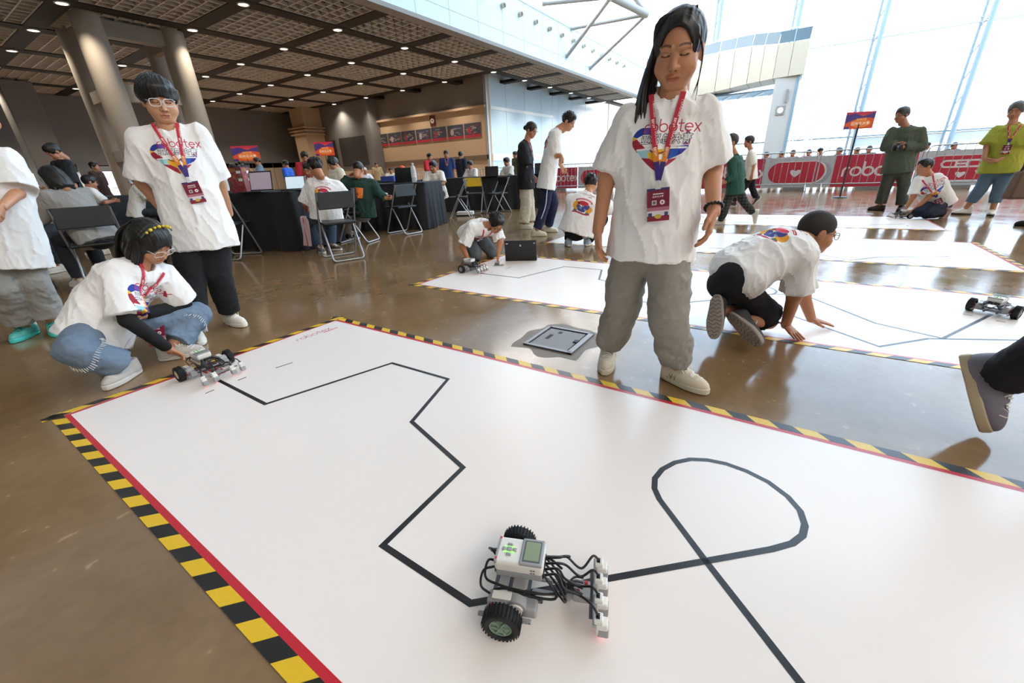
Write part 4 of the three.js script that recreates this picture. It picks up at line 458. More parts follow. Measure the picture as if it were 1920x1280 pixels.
function hairSDF(style) {
  const sk = ell([0, 0.036, -0.014], [0.079, 0.089, 0.098]), thick = { buzz: 0.002, short: 0.007, bowl: 0.02, bun: 0.008, long: 0.016, pony: 0.009, neat: 0.012 }[style] ?? 0.01;
  const faceCut = { buzz: ell([0, -0.05, 0.11], [0.082, 0.118, 0.085]), short: ell([0, -0.05, 0.118], [0.077, 0.12, 0.088]), neat: ell([0, -0.055, 0.115], [0.077, 0.122, 0.09]), bowl: ell([0, -0.075, 0.11], [0.076, 0.108, 0.09]), bun: ell([0, -0.048, 0.115], [0.07, 0.12, 0.095]), long: ell([0, -0.06, 0.12], [0.062, 0.115, 0.1]), pony: ell([0.0, -0.024, 0.12], [0.07, 0.125, 0.095]) }[style];
  const nape = { buzz: -0.085, short: -0.095, neat: -0.095, bowl: -0.06, bun: -0.075, long: -0.15, pony: -0.07 }[style];
  const sideL = ell([-0.078, -0.08, -0.005], [0.026, 0.1, 0.05]), sideR = ell([0.078, -0.08, -0.005], [0.026, 0.1, 0.05]), back = ell([0, -0.06, -0.075], [0.088, 0.13, 0.055]), bun = ell([0, 0.0, -0.125], [0.034, 0.036, 0.03]), quiff = ell([0, 0.09, 0.03], [0.06, 0.034, 0.05]);
  const amp = style === 'buzz' ? 0.0006 : 0.0045;
  const fade = style !== 'long' && style !== 'bun' && style !== 'pony'; return (x, y, z) => { let d; if (fade) { const k = clamp((y - nape) / 0.06, 0, 1); d = sk(x, y, z) - thick * k + 0.007 * (1 - k); } else d = sk(x, y, z) - thick; if (style === 'bowl') d = smin(d, ell0(x, y, z), 0.02); if (style === 'short' || style === 'neat') d = smin(d, quiff(x, y, z), 0.03); if (style === 'long') { d = smin(d, sideL(x, y, z), 0.03); d = smin(d, sideR(x, y, z), 0.03); d = smin(d, back(x, y, z), 0.04); } if (style === 'bun') d = smin(d, bun(x, y, z), 0.012); const sd = clamp(Math.abs(x) / 0.06, 0, 1); d += amp * (0.8 * nz(x * 90, y * 10, z * 14) + 0.8 * sd * nz(x * 14, y * 10, z * 85) + 0.5 * nz(x * 22, y * 16, z * 22)); d = smax(d, -faceCut(x, y, z), fade ? 0.016 : 0.008); d = smax(d, nape + (z > 0 ? Math.min(0.07, z * 1.2) * (style === 'long' || style === 'pony' ? 0.2 : 1) : 0) - y, 0.01); if (style !== 'long' && style !== 'bun') { const e1 = ell1(x, y, z); d = smax(d, -e1, 0.006); } return d; };
}
const ell0 = ell([0, 0.075, 0.035], [0.082, 0.045, 0.075]); const ell1 = (() => { const a = ell([-0.09, -0.012, 0.0], [0.02, 0.034, 0.024]), b = ell([0.09, -0.012, 0.0], [0.02, 0.034, 0.024]); return (x, y, z) => Math.min(a(x, y, z), b(x, y, z)); })();
const hairCache = new Map();
function hairGeo(style, cell) { const k = style + cell; if (!hairCache.has(k)) hairCache.set(k, meshSDF(hairSDF(style), [-0.13, style === 'long' ? -0.2 : -0.12, -0.17], [0.13, 0.16, 0.14], cell)); return hairCache.get(k); }
function handSDF(pose) { // wrist at origin, fingers +y, palm faces +z, thumb +x
  const curl = { relaxed: [0.25, 0.4, 0.3], flat: [0.02, 0.02, 0.02], grip: [0.75, 0.95, 0.6], reach: [0.45, 0.35, 0.25] }[pose], F = []; const palm = loft([{ c: [0, -0.02, 0], lat: [1, 0, 0], a: 0.026, b: 0.018 }, { c: [0, 0.03, 0], lat: [1, 0, 0], a: 0.034, b: 0.0165 }, { c: [0, 0.082, 0.001], lat: [1, 0, 0], a: 0.039, b: 0.0125 }], true, false);
  const fx = [0.029, 0.0098, -0.0095, -0.0275], fl = [0.07, 0.078, 0.072, 0.057]; for (let i = 0; i < 4; i++) { let p = [fx[i], 0.08 - (i === 3 ? 0.006 : 0), 0], a = curl[0] * (0.8 + 0.12 * i), sp = fx[i] * (pose === 'flat' || pose === 'reach' ? 4 : 1.6); for (let k = 0; k < 3; k++) { const L = fl[i] * [0.45, 0.31, 0.24][k]; const q = [p[0] + L * Math.sin(sp * 0.9), p[1] + L * Math.cos(a), p[2] + L * Math.sin(a)]; F.push(cap(p, q, 0.0088 - k * 0.0008, 0.0082 - k * 0.001)); p = q; a += curl[1] - k * 0.05; } }
  const g = pose === 'grip' ? [[0.022, 0.02, 0.012], [0.04, 0.05, 0.03], [0.03, 0.075, 0.045]] : [[0.024, 0.015, 0.006], [0.048, 0.048, 0.016], [0.056, 0.08, 0.022]]; const T = [cap(g[0], g[1], 0.0135, 0.0105), cap(g[1], g[2], 0.0102, 0.0085)];
  return (x, y, z) => { let d = palm(x, y, z); let f = 1e9; for (const q of F) f = Math.min(f, q(x, y, z)); d = smin(d, f, 0.009); return smin(d, smin(T[0](x, y, z), T[1](x, y, z), 0.006), 0.012); };
}
const handCache = new Map();
function handGeo(pose, mirror, cell) { const k = pose + mirror + cell; if (!handCache.has(k)) { const f = handSDF(pose); const g = meshSDF(mirror ? (x, y, z) => f(-x, y, z) : f, [-0.075, -0.03, -0.035], [0.075, 0.175, 0.13], cell); handCache.set(k, tint(g, () => [1, 1, 1])); } return handCache.get(k); }
function shoeWidth(z) { return z > 0.06 ? 0.046 * Math.sqrt(Math.max(0.0, 1 - ((z - 0.06) / 0.115) ** 2)) : z > -0.02 ? 0.036 + 0.01 * (z + 0.02) / 0.08 : 0.036 * Math.sqrt(Math.max(0.0, 1 - ((-0.02 - z) / 0.075) ** 2)); }
const shoeUpper = (() => { const toe = ell([0, 0.036, 0.07], [0.045, 0.042, 0.1]), mid = ell([0, 0.055, 0.0], [0.04, 0.05, 0.075]), heel = cap([0, 0.04, -0.048], [0, 0.092, -0.045], 0.042, 0.042); return (x, y, z) => { let d = smin(toe(x, y, z), mid(x, y, z), 0.03); d = smin(d, heel(x, y, z), 0.03); d = smax(d, y - 0.105, 0.006); return smax(d, 0.018 - y, 0.004); }; })();
const shoeSole = (x, y, z) => { const w = shoeWidth(clamp(z, -0.094, 0.174)); let d = Math.abs(x) - w - 0.002; const dz = z > 0.172 ? z - 0.172 : z < -0.092 ? -0.092 - z : -1; d = Math.max(d * 0.8, dz); return smax(d, Math.abs(y - 0.017) - 0.0165, 0.008); };
const shoeCache = new Map();
function shoeGeo(cell) { if (!shoeCache.has(cell)) { const up = meshSDF(shoeUpper, [-0.06, -0.0, -0.12], [0.06, 0.13, 0.19], cell), so = meshSDF(shoeSole, [-0.065, -0.01, -0.12], [0.065, 0.05, 0.2], cell); const l = [], top = (x, z) => { let y = 0.14; for (let i = 0; i < 70 && shoeUpper(x, y, z) > 0.0005; i++) y -= 0.0018; return [x, y + 0.0012, z]; }; for (let i = 0; i < 6; i++) { const z = 0.016 + i * 0.015; l.push(tube([-0.024, -0.012, 0, 0.012, 0.024].map((x, k) => top(x, z + (k - 2) * 0.002 * (i % 2 ? 1 : -1))), 0.0034, 12, 5)); } const t0 = top(0, 0.02); l.push(tube([t0, [0.025, t0[1] + 0.008, 0.03], [0.036, t0[1] - 0.008, 0.045], top(0.03, 0.055)], 0.0028, 14, 5), tube([t0, [-0.025, t0[1] + 0.008, 0.028], [-0.036, t0[1] - 0.008, 0.04], top(-0.03, 0.05)], 0.0028, 14, 5)); l.push(tube([-0.036, -0.03, -0.02, 0, 0.02, 0.03, 0.036].map((x) => top(x, 0.125 - 14 * x * x)), 0.0018, 24, 5)); l.push(tube([-0.03, -0.024, -0.012, 0, 0.012, 0.024, 0.03].map((x) => top(x, 0.108 - 26 * x * x)), 0.0014, 24, 5)); shoeCache.set(cell, [up, so, merge(l)]); } return shoeCache.get(cell); }
function placed(g, m) { const h = g.clone(); h.applyMatrix4(m); return h; }
const basis = (x, y, z, o, s = 1) => new THREE.Matrix4().makeBasis(x, y, z).scale(V(s, s, s)).setPosition(o);
// ---------------------------------------------------------------- shirt prints
const teeTex = canvasTex(2048, 1024, (g) => {
  g.fillStyle = '#f1efec'; g.fillRect(0, 0, 2048, 1024);
  // front, centred on 512,512; 1280 px per metre
  g.save(); g.translate(512, 500); const poly = (c, p) => { g.fillStyle = c; g.beginPath(); p.forEach(([x, y], i) => (i ? g.lineTo(x, y) : g.moveTo(x, y))); g.closePath(); g.fill(); };
  g.save(); g.beginPath(); g.moveTo(0, 175); g.bezierCurveTo(-60, 140, -130, 70, -172, 20); g.bezierCurveTo(-190, -30, -170, -80, -120, -92); g.lineTo(130, -80); g.bezierCurveTo(180, -70, 190, -20, 168, 30); g.bezierCurveTo(120, 90, 60, 140, 0, 175); g.clip();
  g.fillStyle = '#f1efec'; g.fillRect(-220, -120, 440, 320); poly('#253a94', [[-190, -95], [-95, -95], [-110, -50], [-150, -30], [-190, -45]]); poly('#6b4aa8', [[-95, -95], [-40, -90], [-60, -40], [-112, -48]]); poly('#e9b52c', [[-195, -45], [-150, -30], [-170, -5], [-195, 5]]); poly('#a5263a', [[-195, -5], [-150, -25], [-90, 30], [-140, 55], [-190, 25]]); poly('#9fd3dd', [[-140, 50], [-60, 25], [-40, 85], [-100, 95]]); poly('#f0b429', [[-70, 60], [20, 30], [30, 90], [-10, 120], [-60, 95]]); poly('#a5263a', [[-120, 88], [-55, 92], [-5, 125], [10, 200], [-40, 190]]); poly('#f0b429', [[-5, 90], [55, 95], [45, 170], [5, 180]]); poly('#f1efec', [[5, 70], [50, 70], [50, 100], [5, 100]]); poly('#b3394f', [[60, 100], [110, 90], [60, 160], [35, 165]]); poly('#3d3a9c', [[30, 30], [180, 15], [150, 60], [60, 100], [40, 70]]); poly('#2f62c4', [[70, 45], [120, 35], [110, 80], [60, 95]]); poly('#a8568c', [[150, -80], [200, -80], [190, 10], [140, 15]]); g.restore();
  wordmark(g, -112, -62, 54, '#c2304a', 0.13); g.lineWidth = 8; g.strokeStyle = '#8d2438'; g.beginPath(); g.moveTo(-60, 40); g.bezierCurveTo(-20, 75, 30, 65, 50, 35); g.stroke(); g.strokeStyle = '#f6f4f2'; g.lineWidth = 12; g.beginPath(); g.moveTo(-145, 42); g.bezierCurveTo(-60, 34, 60, 30, 165, 30); g.stroke(); han(g, -118, -52, 58, '#f4f4f4', '#2a2430'); g.restore();
  // back, centred on 1536,512
  g.save(); g.translate(1536, 500); wordmark(g, -80, -178, 34, '#8a4652', 0.13); g.fillStyle = '#8a2f3f'; g.fillRect(40, -168, 60, 10); g.lineCap = 'round'; g.strokeStyle = '#b8304a'; g.lineWidth = 26; g.beginPath(); g.moveTo(-130, -80); g.bezierCurveTo(-60, -130, 80, -130, 130, -78); g.stroke(); g.strokeStyle = '#f3d6d6'; g.lineWidth = 6; g.beginPath(); g.moveTo(-120, -84); g.bezierCurveTo(-55, -128, 75, -128, 120, -82); g.stroke(); g.fillStyle = '#eda52d'; g.beginPath(); g.ellipse(-105, 0, 62, 70, 0, 0, 7); g.fill(); g.beginPath(); g.ellipse(112, 30, 55, 55, 0, 0, 7); g.fill(); g.fillStyle = '#d0344a'; g.beginPath(); g.ellipse(0, -50, 85, 36, 0, 0, 7); g.fill(); g.fillStyle = '#4b4a8c'; for (const [x, y, a, b, r] of [[-60, 20, 50, 30, 0.5], [30, 15, 60, 32, -0.4], [-10, 60, 70, 28, 0.1], [85, 0, 26, 40, 0.3]]) { g.beginPath(); g.ellipse(x, y, a, b, r, 0, 7); g.fill(); } g.fillStyle = '#7b8fc0'; for (const [x, y, a, b] of [[-30, 30, 26, 14], [50, 40, 24, 12], [0, 0, 18, 12]]) { g.beginPath(); g.ellipse(x, y, a, b, 0.4, 0, 7); g.fill(); } g.fillStyle = '#3f8f6a'; g.beginPath(); g.ellipse(100, 90, 34, 16, 0, 0, 7); g.fill(); g.fillStyle = '#5a6f78'; g.beginPath(); g.ellipse(-110, 80, 34, 16, 0, 0, 7); g.fill(); g.fillStyle = '#2b2733'; g.beginPath(); g.ellipse(-78, -38, 22, 15, 0.3, 0, 7); g.fill(); g.strokeStyle = '#b8304a'; g.lineWidth = 24; g.beginPath(); g.moveTo(-140, 110); g.bezierCurveTo(-60, 80, 40, 140, 130, 100); g.stroke(); g.restore();
});
const M2 = { skin: phys(0xffffff, 0.5, { vertexColors: true }), tee: std(0xffffff, 0.85, { map: teeTex }), hair: phys(0x15120f, 0.45, { sheen: 0.3, sheenColor: new THREE.Color(0x394050), sheenRoughness: 0.4 }), lens: phys(0xffffff, 0.02, { transmission: 1, thickness: 0, ior: 1.3 }), lace: std(0xece6da, 0.8), sock: std(0xe9e7e2, 0.9) };
const lanTex = canvasTex(64, 1024, (g, W, H) => { const gr = [['#c3283c', 0, 0.62], ['#e8892a', 0.62, 0.78], ['#3d2a7c', 0.78, 1]]; for (const [c, a, b] of gr) { g.fillStyle = c; g.fillRect(0, a * H, W, (b - a) * H + 1); } for (const y of [90, 420]) { g.save(); g.translate(46, y); g.rotate(PI / 2); wordmark(g, 0, 0, 30, '#fbeeee', 0.18); g.restore(); g.save(); g.translate(12, y + 205); g.scale(1, 1); for (let i = 0; i < 5; i++) { g.strokeStyle = '#fbeeee'; g.lineWidth = 4; for (const [a, b, c, d] of HAN[i].slice(0, 7)) { g.beginPath(); g.moveTo(38 - b * 36, i * 22 + a * 20); g.lineTo(38 - d * 36, i * 22 + c * 20); g.stroke(); } } g.restore(); } });
lanTex.flipY = false;
const badgeTex = canvasTex(256, 384, (g, W, H) => { g.fillStyle = '#7c2038'; g.fillRect(0, 0, W, H); g.fillStyle = '#3c3068'; g.fillRect(0, 0, W, 26); g.fillStyle = '#b8707e'; g.fillRect(0, 220, W, 60); g.fillStyle = '#dfd6dc'; g.fillRect(0, 262, W, 60); g.fillStyle = '#8e2a3a'; g.fillRect(0, 330, W, 54); g.fillStyle = '#e9e0e4'; g.fillRect(70, 60, 120, 12); han(g, 64, 84, 24, '#f4ecef', null, 5, -0.1); g.fillStyle = '#e6dfe0'; g.fillRect(58, 140, 52, 52); g.fillStyle = '#6a5a60'; g.fillRect(66, 148, 36, 36); g.fillStyle = '#efe9ea'; g.beginPath(); g.arc(176, 166, 28, 0, 7); g.fill(); g.fillStyle = '#8a2c40'; g.beginPath(); g.arc(176, 166, 11, 0, 7); g.fill(); g.fillStyle = '#c9b24a'; g.beginPath(); g.ellipse(128, 330, 40, 26, 0, 0, 7); g.fill(); g.fillStyle = '#3f4a6c'; g.fillRect(14, 285, 44, 40); g.fillRect(200, 280, 40, 44); });
const badgeMat = phys(0xffffff, 0.25, { map: badgeTex }), lanMat = std(0xffffff, 0.6, { map: lanTex, side: THREE.DoubleSide });
// ---------------------------------------------------------------- a person from joints
const arr = (v) => [v.x, v.y, v.z];
function camDir(at, yaw, pitch) { const to = V(-at[0], 0, -at[1]).normalize(), right = V(to.z, 0, -to.x), y = rad(yaw), p = rad(pitch); return to.multiplyScalar(Math.cos(y)).addScaledVector(right, Math.sin(y)).multiplyScalar(Math.cos(p)).add(V(0, Math.sin(p), 0)).normalize(); }
const matCache = new Map();
function cloth2(c, r = 0.88) { const k = c + '_' + r; if (!matCache.has(k)) matCache.set(k, std(c, r)); return matCache.get(k); }
function person(label, J, o, group) {
  const at = o.at ?? J.at, s = o.s ?? 1, det = o.det ?? 1, cell = 0.0115 * det, root = thing('person', label, 'person', [at[0], o.y ?? 0, at[1]], 0, group);
  const v = {}; for (const k of Object.keys(J)) if (k !== 'at') v[k] = V(...J[k]);
  const lat = v.sl.clone().sub(v.sr).normalize(), C = v.sl.clone().add(v.sr).multiplyScalar(0.5), up = C.clone().sub(v.pel).normalize(), fwd = lat.clone().cross(up).normalize(); const lat2 = up.clone().cross(fwd).normalize();
  const hipW = (o.hip ?? 0.078) * s, hipLat = o.hipLat ? V(...o.hipLat) : V(lat.x, 0, lat.z).normalize(); v.hl = v.pel.clone().addScaledVector(hipLat, hipW); v.hr = v.pel.clone().addScaledVector(hipLat, -hipW);
  const bulk = o.bulk ?? 1, A = {}; for (const k of Object.keys(v)) A[k] = arr(v[k]); const L2 = arr(lat2), mid = (a, b, t) => a.clone().lerp(b, t);
  const bend = o.bend ?? 0, sp = (t) => { const q = mid(v.pel, C, t); q.addScaledVector(fwd, -bend * 4 * t * (1 - t)); return q; };
  // skin
  const skin = lin(o.skin ?? '#c48c68'); const torso = loft([{ c: arr(sp(0)), lat: L2, a: 0.13 * s * bulk, b: 0.085 * s * bulk }, { c: arr(sp(0.5)), lat: L2, a: 0.115 * s * bulk, b: 0.08 * s * bulk }, { c: arr(sp(0.92)), lat: L2, a: 0.125 * s, b: 0.075 * s }], false, false); const aw = (o.arm ?? 1) * s;
  const limbs = [cap(A.sl, A.el, 0.044 * aw, 0.036 * aw), cap(A.el, A.wl, 0.037 * aw, 0.0255 * aw), cap(A.sr, A.er, 0.044 * aw, 0.036 * aw), cap(A.er, A.wr, 0.037 * aw, 0.0255 * aw), cap(A.hl, A.kl, 0.068 * s, 0.05 * s), cap(A.kl, A.al, 0.05 * s, 0.034 * s), cap(A.hr, A.kr, 0.068 * s, 0.05 * s), cap(A.kr, A.ar, 0.05 * s, 0.034 * s), cap(A.neck, arr(mid(v.neck, v.head, 0.6)), 0.052 * s, 0.046 * s), cap(arr(C), A.neck, 0.06 * s, 0.052 * s)];
  const body = (x, y, z) => { let d = torso(x, y, z); for (const l of limbs) d = smin(d, l(x, y, z), 0.022); return d; };
  const lo = [1e9, 1e9, 1e9], hi = [-1e9, -1e9, -1e9]; for (const k of Object.keys(A)) for (let i = 0; i < 3; i++) { lo[i] = Math.min(lo[i], A[k][i]); hi[i] = Math.max(hi[i], A[k][i]); } const grow = (m) => [lo.map((q) => q - m), hi.map((q) => q + m)]; const [l1, h1] = grow(0.2 * s);
  const G = [tint(meshSDF(body, l1, h1, cell * 1.15), () => skin)]; const cm = (g) => { const c = g.attributes.color.array.slice(); for (let i = 0; i < c.length; i++) c[i] *= skin[i % 3]; g.setAttribute('color', new THREE.BufferAttribute(c, 3)); return g; };
  const F = o.face ? V(...o.face).normalize() : camDir([at[0] + v.head.x, at[1] + v.head.z], ...(o.look ?? [0, -10])); const tilt = o.tilt ?? 0; let HU = V(0, 1, 0).addScaledVector(F, -F.y).normalize(); let HX = HU.clone().cross(F).normalize(); HU.addScaledVector(HX, Math.tan(rad(tilt))).normalize(); HX = HU.clone().cross(F).normalize(); const hs = (o.head ?? 1) * s ** 0.3, HM = basis(HX, HU, F, v.head, hs);
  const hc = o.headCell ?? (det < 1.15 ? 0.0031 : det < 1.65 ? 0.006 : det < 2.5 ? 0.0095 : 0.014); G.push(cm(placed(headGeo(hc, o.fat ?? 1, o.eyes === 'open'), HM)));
  for (const q of ['l', 'r']) { const Y = v['t' + q].clone().sub(v['w' + q]).normalize(), side = q === 'l' ? 1 : -1; let Z = o['palm' + q] ? V(...o['palm' + q]) : lat.clone().multiplyScalar(-side); Z.addScaledVector(Y, -Z.dot(Y)).normalize(); const X = Y.clone().cross(Z).normalize(); G.push(cm(placed(handGeo(o['hand' + q] ?? 'relaxed', q === 'l', det < 1.15 ? 0.0038 : det < 1.65 ? 0.0065 : det < 2.5 ? 0.009 : 0.014), basis(X, Y, Z, v['w' + q].clone().addScaledVector(Y, -0.005), (o.hand ?? 0.9) * s ** 0.5)))); }
  for (const g of G) if (g.attributes.uv) g.deleteAttribute('uv'); part(root, 'body', mergeGeometries(G), M2.skin);
  // hair
  const hair = []; const hg = o.hair ?? 'short'; hair.push(placed(hairGeo(hg, o.headCell ?? (det < 1.15 ? 0.0055 : det < 1.65 ? 0.007 : det < 2.5 ? 0.01 : 0.015)), HM)); for (const g of o.locks ? o.locks(HM, v) : []) { const q = g; q.deleteAttribute('uv'); hair.push(q); } const hm = hair.map((g) => (g.index ? g : mergeVertices(g))); part(root, 'hair', mergeGeometries(hm), o.hairMat ?? M2.hair);
  // shirt
  const T = o.shirt ?? {}; const fit = T.fit ?? 1, drop = T.drop ?? 0.1, hem = v.pel.clone().addScaledVector(T.hemDir ? V(...T.hemDir) : up, -drop * s), wide = T.wide ?? 1; const w = (q) => q * s * bulk * fit;
  const st = [{ c: arr(hem), lat: L2, a: w(0.195) * wide, b: w(0.135) * wide }, { c: arr(sp(0.08)), lat: L2, a: w(0.187) * (1 + (wide - 1) * 0.6), b: w(0.132) * (1 + (wide - 1) * 0.6) }, { c: arr(sp(0.45)), lat: L2, a: w(0.175), b: w(0.12) }, { c: arr(sp(0.8)), lat: L2, a: w(0.178), b: w(0.115) }, { c: arr(sp(0.98)), lat: L2, a: (o.shW ?? 0.165) * s, b: 0.088 * s * fit }, { c: arr(C.clone().lerp(v.neck, o.collar ?? 0.62)), lat: L2, a: 0.08 * s, b: 0.066 * s }];
  const tl = loft(st, true, false), sleeve = T.sleeve ?? 0.78, sv = []; for (const q of ['l', 'r']) { const S = v['s' + q], E = v['e' + q], W = v['w' + q]; const pts = [{ p: S, r: T.cap ?? 0.064 }, { p: mid(S, E, Math.min(sleeve, 1) * 0.5), r: ((T.cap ?? 0.064) + (T.cuff ?? 0.078)) / 2 }, { p: mid(S, E, Math.min(sleeve, 1)), r: (T.cuff ?? 0.078) * (sleeve > 1 ? 0.82 : 1) }]; if (sleeve > 1) pts.push({ p: mid(E, W, sleeve - 1), r: T.wrist ?? 0.042 }); sv.push(loft(pts.map(({ p, r }) => ({ c: arr(p), lat: arr(up.clone().cross(E.clone().sub(S)).normalize()), a: r * s * fit, b: r * s * fit })), false, true)); }
  const hole = cap(arr(v.neck.clone().addScaledVector(up, 0.022 * s).addScaledVector(fwd, 0.018 * s)), A.head, 0.064 * s, 0.075 * s); const sd = (o.seed ?? at[0] * 13.1 + at[1] * 7.7), fold = (T.fold ?? 1) * s; const shirt = (x, y, z) => { const a = tl(x, y, z); let d = a; for (const q of sv) d = smin(d, q(x, y, z), 0.045); d = smax(d, -hole(x, y, z), 0.008); if (Math.abs(d) < 0.05) { const q = 1 - Math.abs(nz(x * 8 + sd, y * 3.4 + x * 3, z * 8)) * 2, q2 = 1 - Math.abs(nz(x * 15 - sd, y * 8 + x * 9, z * 15)) * 2; d -= fold * (0.0085 * q * q * Math.sign(q) + 0.0042 * q2 * Math.abs(q2) + 0.0016 * nz(x * 40, y * 24 + z * 15, z * 40 + sd)); } return d; };
  const sg = meshSDF(shirt, l1, h1, cell); const colored = !!T.color; if (!colored) planar(sg, C.clone().addScaledVector(up, -0.115 * s), lat2, up, fwd, 0.8 * (T.printScale ?? s)); part(root, T.name ?? 'shirt', colored ? sg : sg.userData.out, colored ? cloth2(T.color) : M2.tee, T.label);
  // trousers
  const N = o.pants ?? {}; const pf = N.fit ?? 1, len = N.len ?? 0.96; const legs = []; for (const q of ['l', 'r']) { const Hh = v['h' + q], K = v['k' + q], An = v['a' + q]; const ks = [{ c: arr(Hh), r: 0.084 * (N.hips ?? 1) }, { c: arr(mid(Hh, K, 0.5)), r: 0.085 * (pf * 0.5 + 0.5) }, { c: arr(len < 0.5 ? mid(Hh, K, len * 2) : K), r: len < 0.5 ? (N.cuff ?? 0.1) : 0.07 * pf }]; if (len >= 0.5) { ks.push({ c: arr(mid(K, An, (len - 0.5) * 1.15)), r: 0.068 * pf * (N.flare ?? 1) }); ks.push({ c: arr(mid(K, An, (len - 0.5) * 2)), r: (N.cuff ?? 0.056) * pf }); } legs.push(loft(ks.map((k) => ({ c: k.c, lat: L2, a: k.r * s, b: k.r * s })), false, true)); }
  const hipUp = o.hipUp ? V(...o.hipUp) : up; const pv = loft([{ c: arr(v.pel.clone().addScaledVector(hipUp, 0.12 * s)), lat: arr(hipLat), a: 0.132 * s * bulk, b: 0.09 * s * bulk }, { c: A.pel, lat: arr(hipLat), a: 0.15 * s * bulk * (N.hips ?? 1), b: 0.108 * s * bulk * (N.hips ?? 1) }, { c: arr(v.pel.clone().addScaledVector(hipUp, -0.07 * s)), lat: arr(hipLat), a: 0.13 * s * bulk, b: 0.1 * s * bulk }], true, false);
  const pants = (x, y, z) => { let d = smin(legs[0](x, y, z), legs[1](x, y, z), 0.012); d = smin(d, pv(x, y, z), 0.05); if (Math.abs(d) < 0.05) d += (N.fold ?? 1) * s * clamp((Math.hypot(x - A.pel[0], y - A.pel[1], z - A.pel[2]) - 0.12) / 0.14, 0.08, 1) * (0.006 * nz(x * 12 - sd, y * 8, z * 12) + 0.0042 * nz(x * 20, y * 24 + sd, z * 20) + 0.002 * nz(x * 45, y * 40, z * 45)); return d; };
  const pg = meshSDF(pants, l1, h1, cell); part(root, N.name ?? 'trousers', N.mat ? uvMetres(pg) : pg, N.mat ?? cloth2(N.color ?? '#24262c'), N.label);
  if (N.stripe) { const pts = [v.hr, mid(v.hr, v.kr, 0.5), v.kr, mid(v.kr, v.ar, 0.5), mid(v.kr, v.ar, 0.95)].map((q, i) => { const p = q.clone().addScaledVector(hipLat, -0.18); for (let k = 0; k < 60; k++) { const d = pants(p.x, p.y, p.z); if (d < 0.002) break; p.addScaledVector(hipLat, clamp(d * 0.7, 0.002, 0.006)); } return p; }); part(root, 'side_stripe', tube(pts, 0.006, 30, 6), cloth2(N.stripe)); }
  if (o.underSleeve) { const U = []; for (const q of ['l', 'r']) { const W = mid(v['e' + q], v['w' + q], 0.88); U.push(cap(A['s' + q], A['e' + q], 0.049 * s, 0.043 * s), cap(A['e' + q], arr(W), 0.043 * s, 0.034 * s)); } part(root, 'arm_sleeve', meshSDF((x, y, z) => { let d = 1e9; for (const u of U) d = smin(d, u(x, y, z), 0.01); return d + 0.003 * nz(x * 30, y * 30, z * 30); }, l1, h1, cell), cloth2(o.underSleeve)); }
  // shoes
  if (o.shoes !== false) for (const q of ['l', 'r']) { const S = o.shoes ?? {}; const An = v['a' + q], Tt = v['f' + q]; let Z = Tt.clone().sub(An); let Y = o['sole' + q] ? V(...o['sole' + q]) : V(0, 1, 0); if (!o['sole' + q]) { if (Math.abs(An.y - 0.08) < 0.06 && !o['footFree' + q]) Z.y = 0; } Z.normalize(); Y.addScaledVector(Z, -Y.dot(Z)).normalize(); const X = Y.clone().cross(Z).normalize(); const pos = An.clone().addScaledVector(Y, -0.075 * s); if (!o['sole' + q] && !o['footFree' + q] && pos.y < 0.06) pos.y = 0.001; const m = basis(X, Y, Z, pos, (S.size ?? 0.95) * s ** 0.5); const [gu, gs, gl] = shoeGeo(det < 1.15 ? 0.0065 : det < 1.65 ? 0.0085 : 0.013); const sh = part(root, 'shoe', gu, cloth2(S.color ?? '#d9d2c2', 0.7)); sh.applyMatrix4(m); part(sh, 'sole', gs, cloth2(S.sole ?? '#e6e0d2', 0.65)); if (det < 2.2) part(sh, 'laces', gl, S.lace ? cloth2(S.lace) : M2.lace); if (o.socks) { const so = cyl(0.042, 0.045, 0.07, 0, 0.11, -0.045, 14); part(sh, 'sock', so, cloth2(o.socks, 0.9)); } }
  // things worn
  const surf = (u, w2) => { const p = C.clone().addScaledVector(lat2, u).addScaledVector(up, w2).addScaledVector(fwd, 0.35); for (let i = 0; i < 60; i++) { const d = Math.min(shirt(p.x, p.y, p.z), body(p.x, p.y, p.z)); if (d < 0.003) return p; p.addScaledVector(fwd, -clamp(d * 0.7, 0.002, 0.03)); } return C.clone().addScaledVector(lat2, u).addScaledVector(up, w2).addScaledVector(fwd, 0.03); };
  if (o.lanyard) { const { drop: dl = 0.26, side = 0, swing = 0, badge = true } = o.lanyard === true ? {} : o.lanyard; const list = []; for (const q of [-1, 1]) { const pts = []; for (let i = 0; i <= 14; i++) { const t = i / 14; const u = q * 0.062 * (1 - t) * s + side * t, w2 = (0.075 - (dl + 0.075) * t) * s; pts.push(i < 2 ? surf(u, w2).addScaledVector(up, 0.0) : surf(u, w2)); } list.push(strap(pts, fwd, 0.0105 * s)); } part(root, 'lanyard', merge(list), lanMat, 'printed red, orange and purple lanyard'); if (badge) { const p = surf(side, -dl * s); const e = surf(side + swing, -(dl + 0.17) * s); const dn = e.clone().sub(p); dn.y = Math.min(dn.y, -0.1); dn.normalize(); const zz = fwd.clone().addScaledVector(dn, -fwd.dot(dn)).normalize(), xx = dn.clone().negate().cross(zz).normalize(); const m = basis(xx, dn.clone().negate(), zz, p.clone().addScaledVector(zz, 0.012), s ** 0.6); const bd = part(root, 'badge', (() => { const g = new THREE.BoxGeometry(0.088, 0.13, 0.003); g.translate(0, -0.095, 0); return g; })(), badgeMat, 'dark red badge card'); bd.applyMatrix4(m); part(bd, 'clip', merge([bx(0.012, 0.03, 0.005, 0, -0.015, 0.002), bx(0.022, 0.008, 0.006, 0, -0.03, 0.002)]), std(0xd8d8da, 0.3)); } }
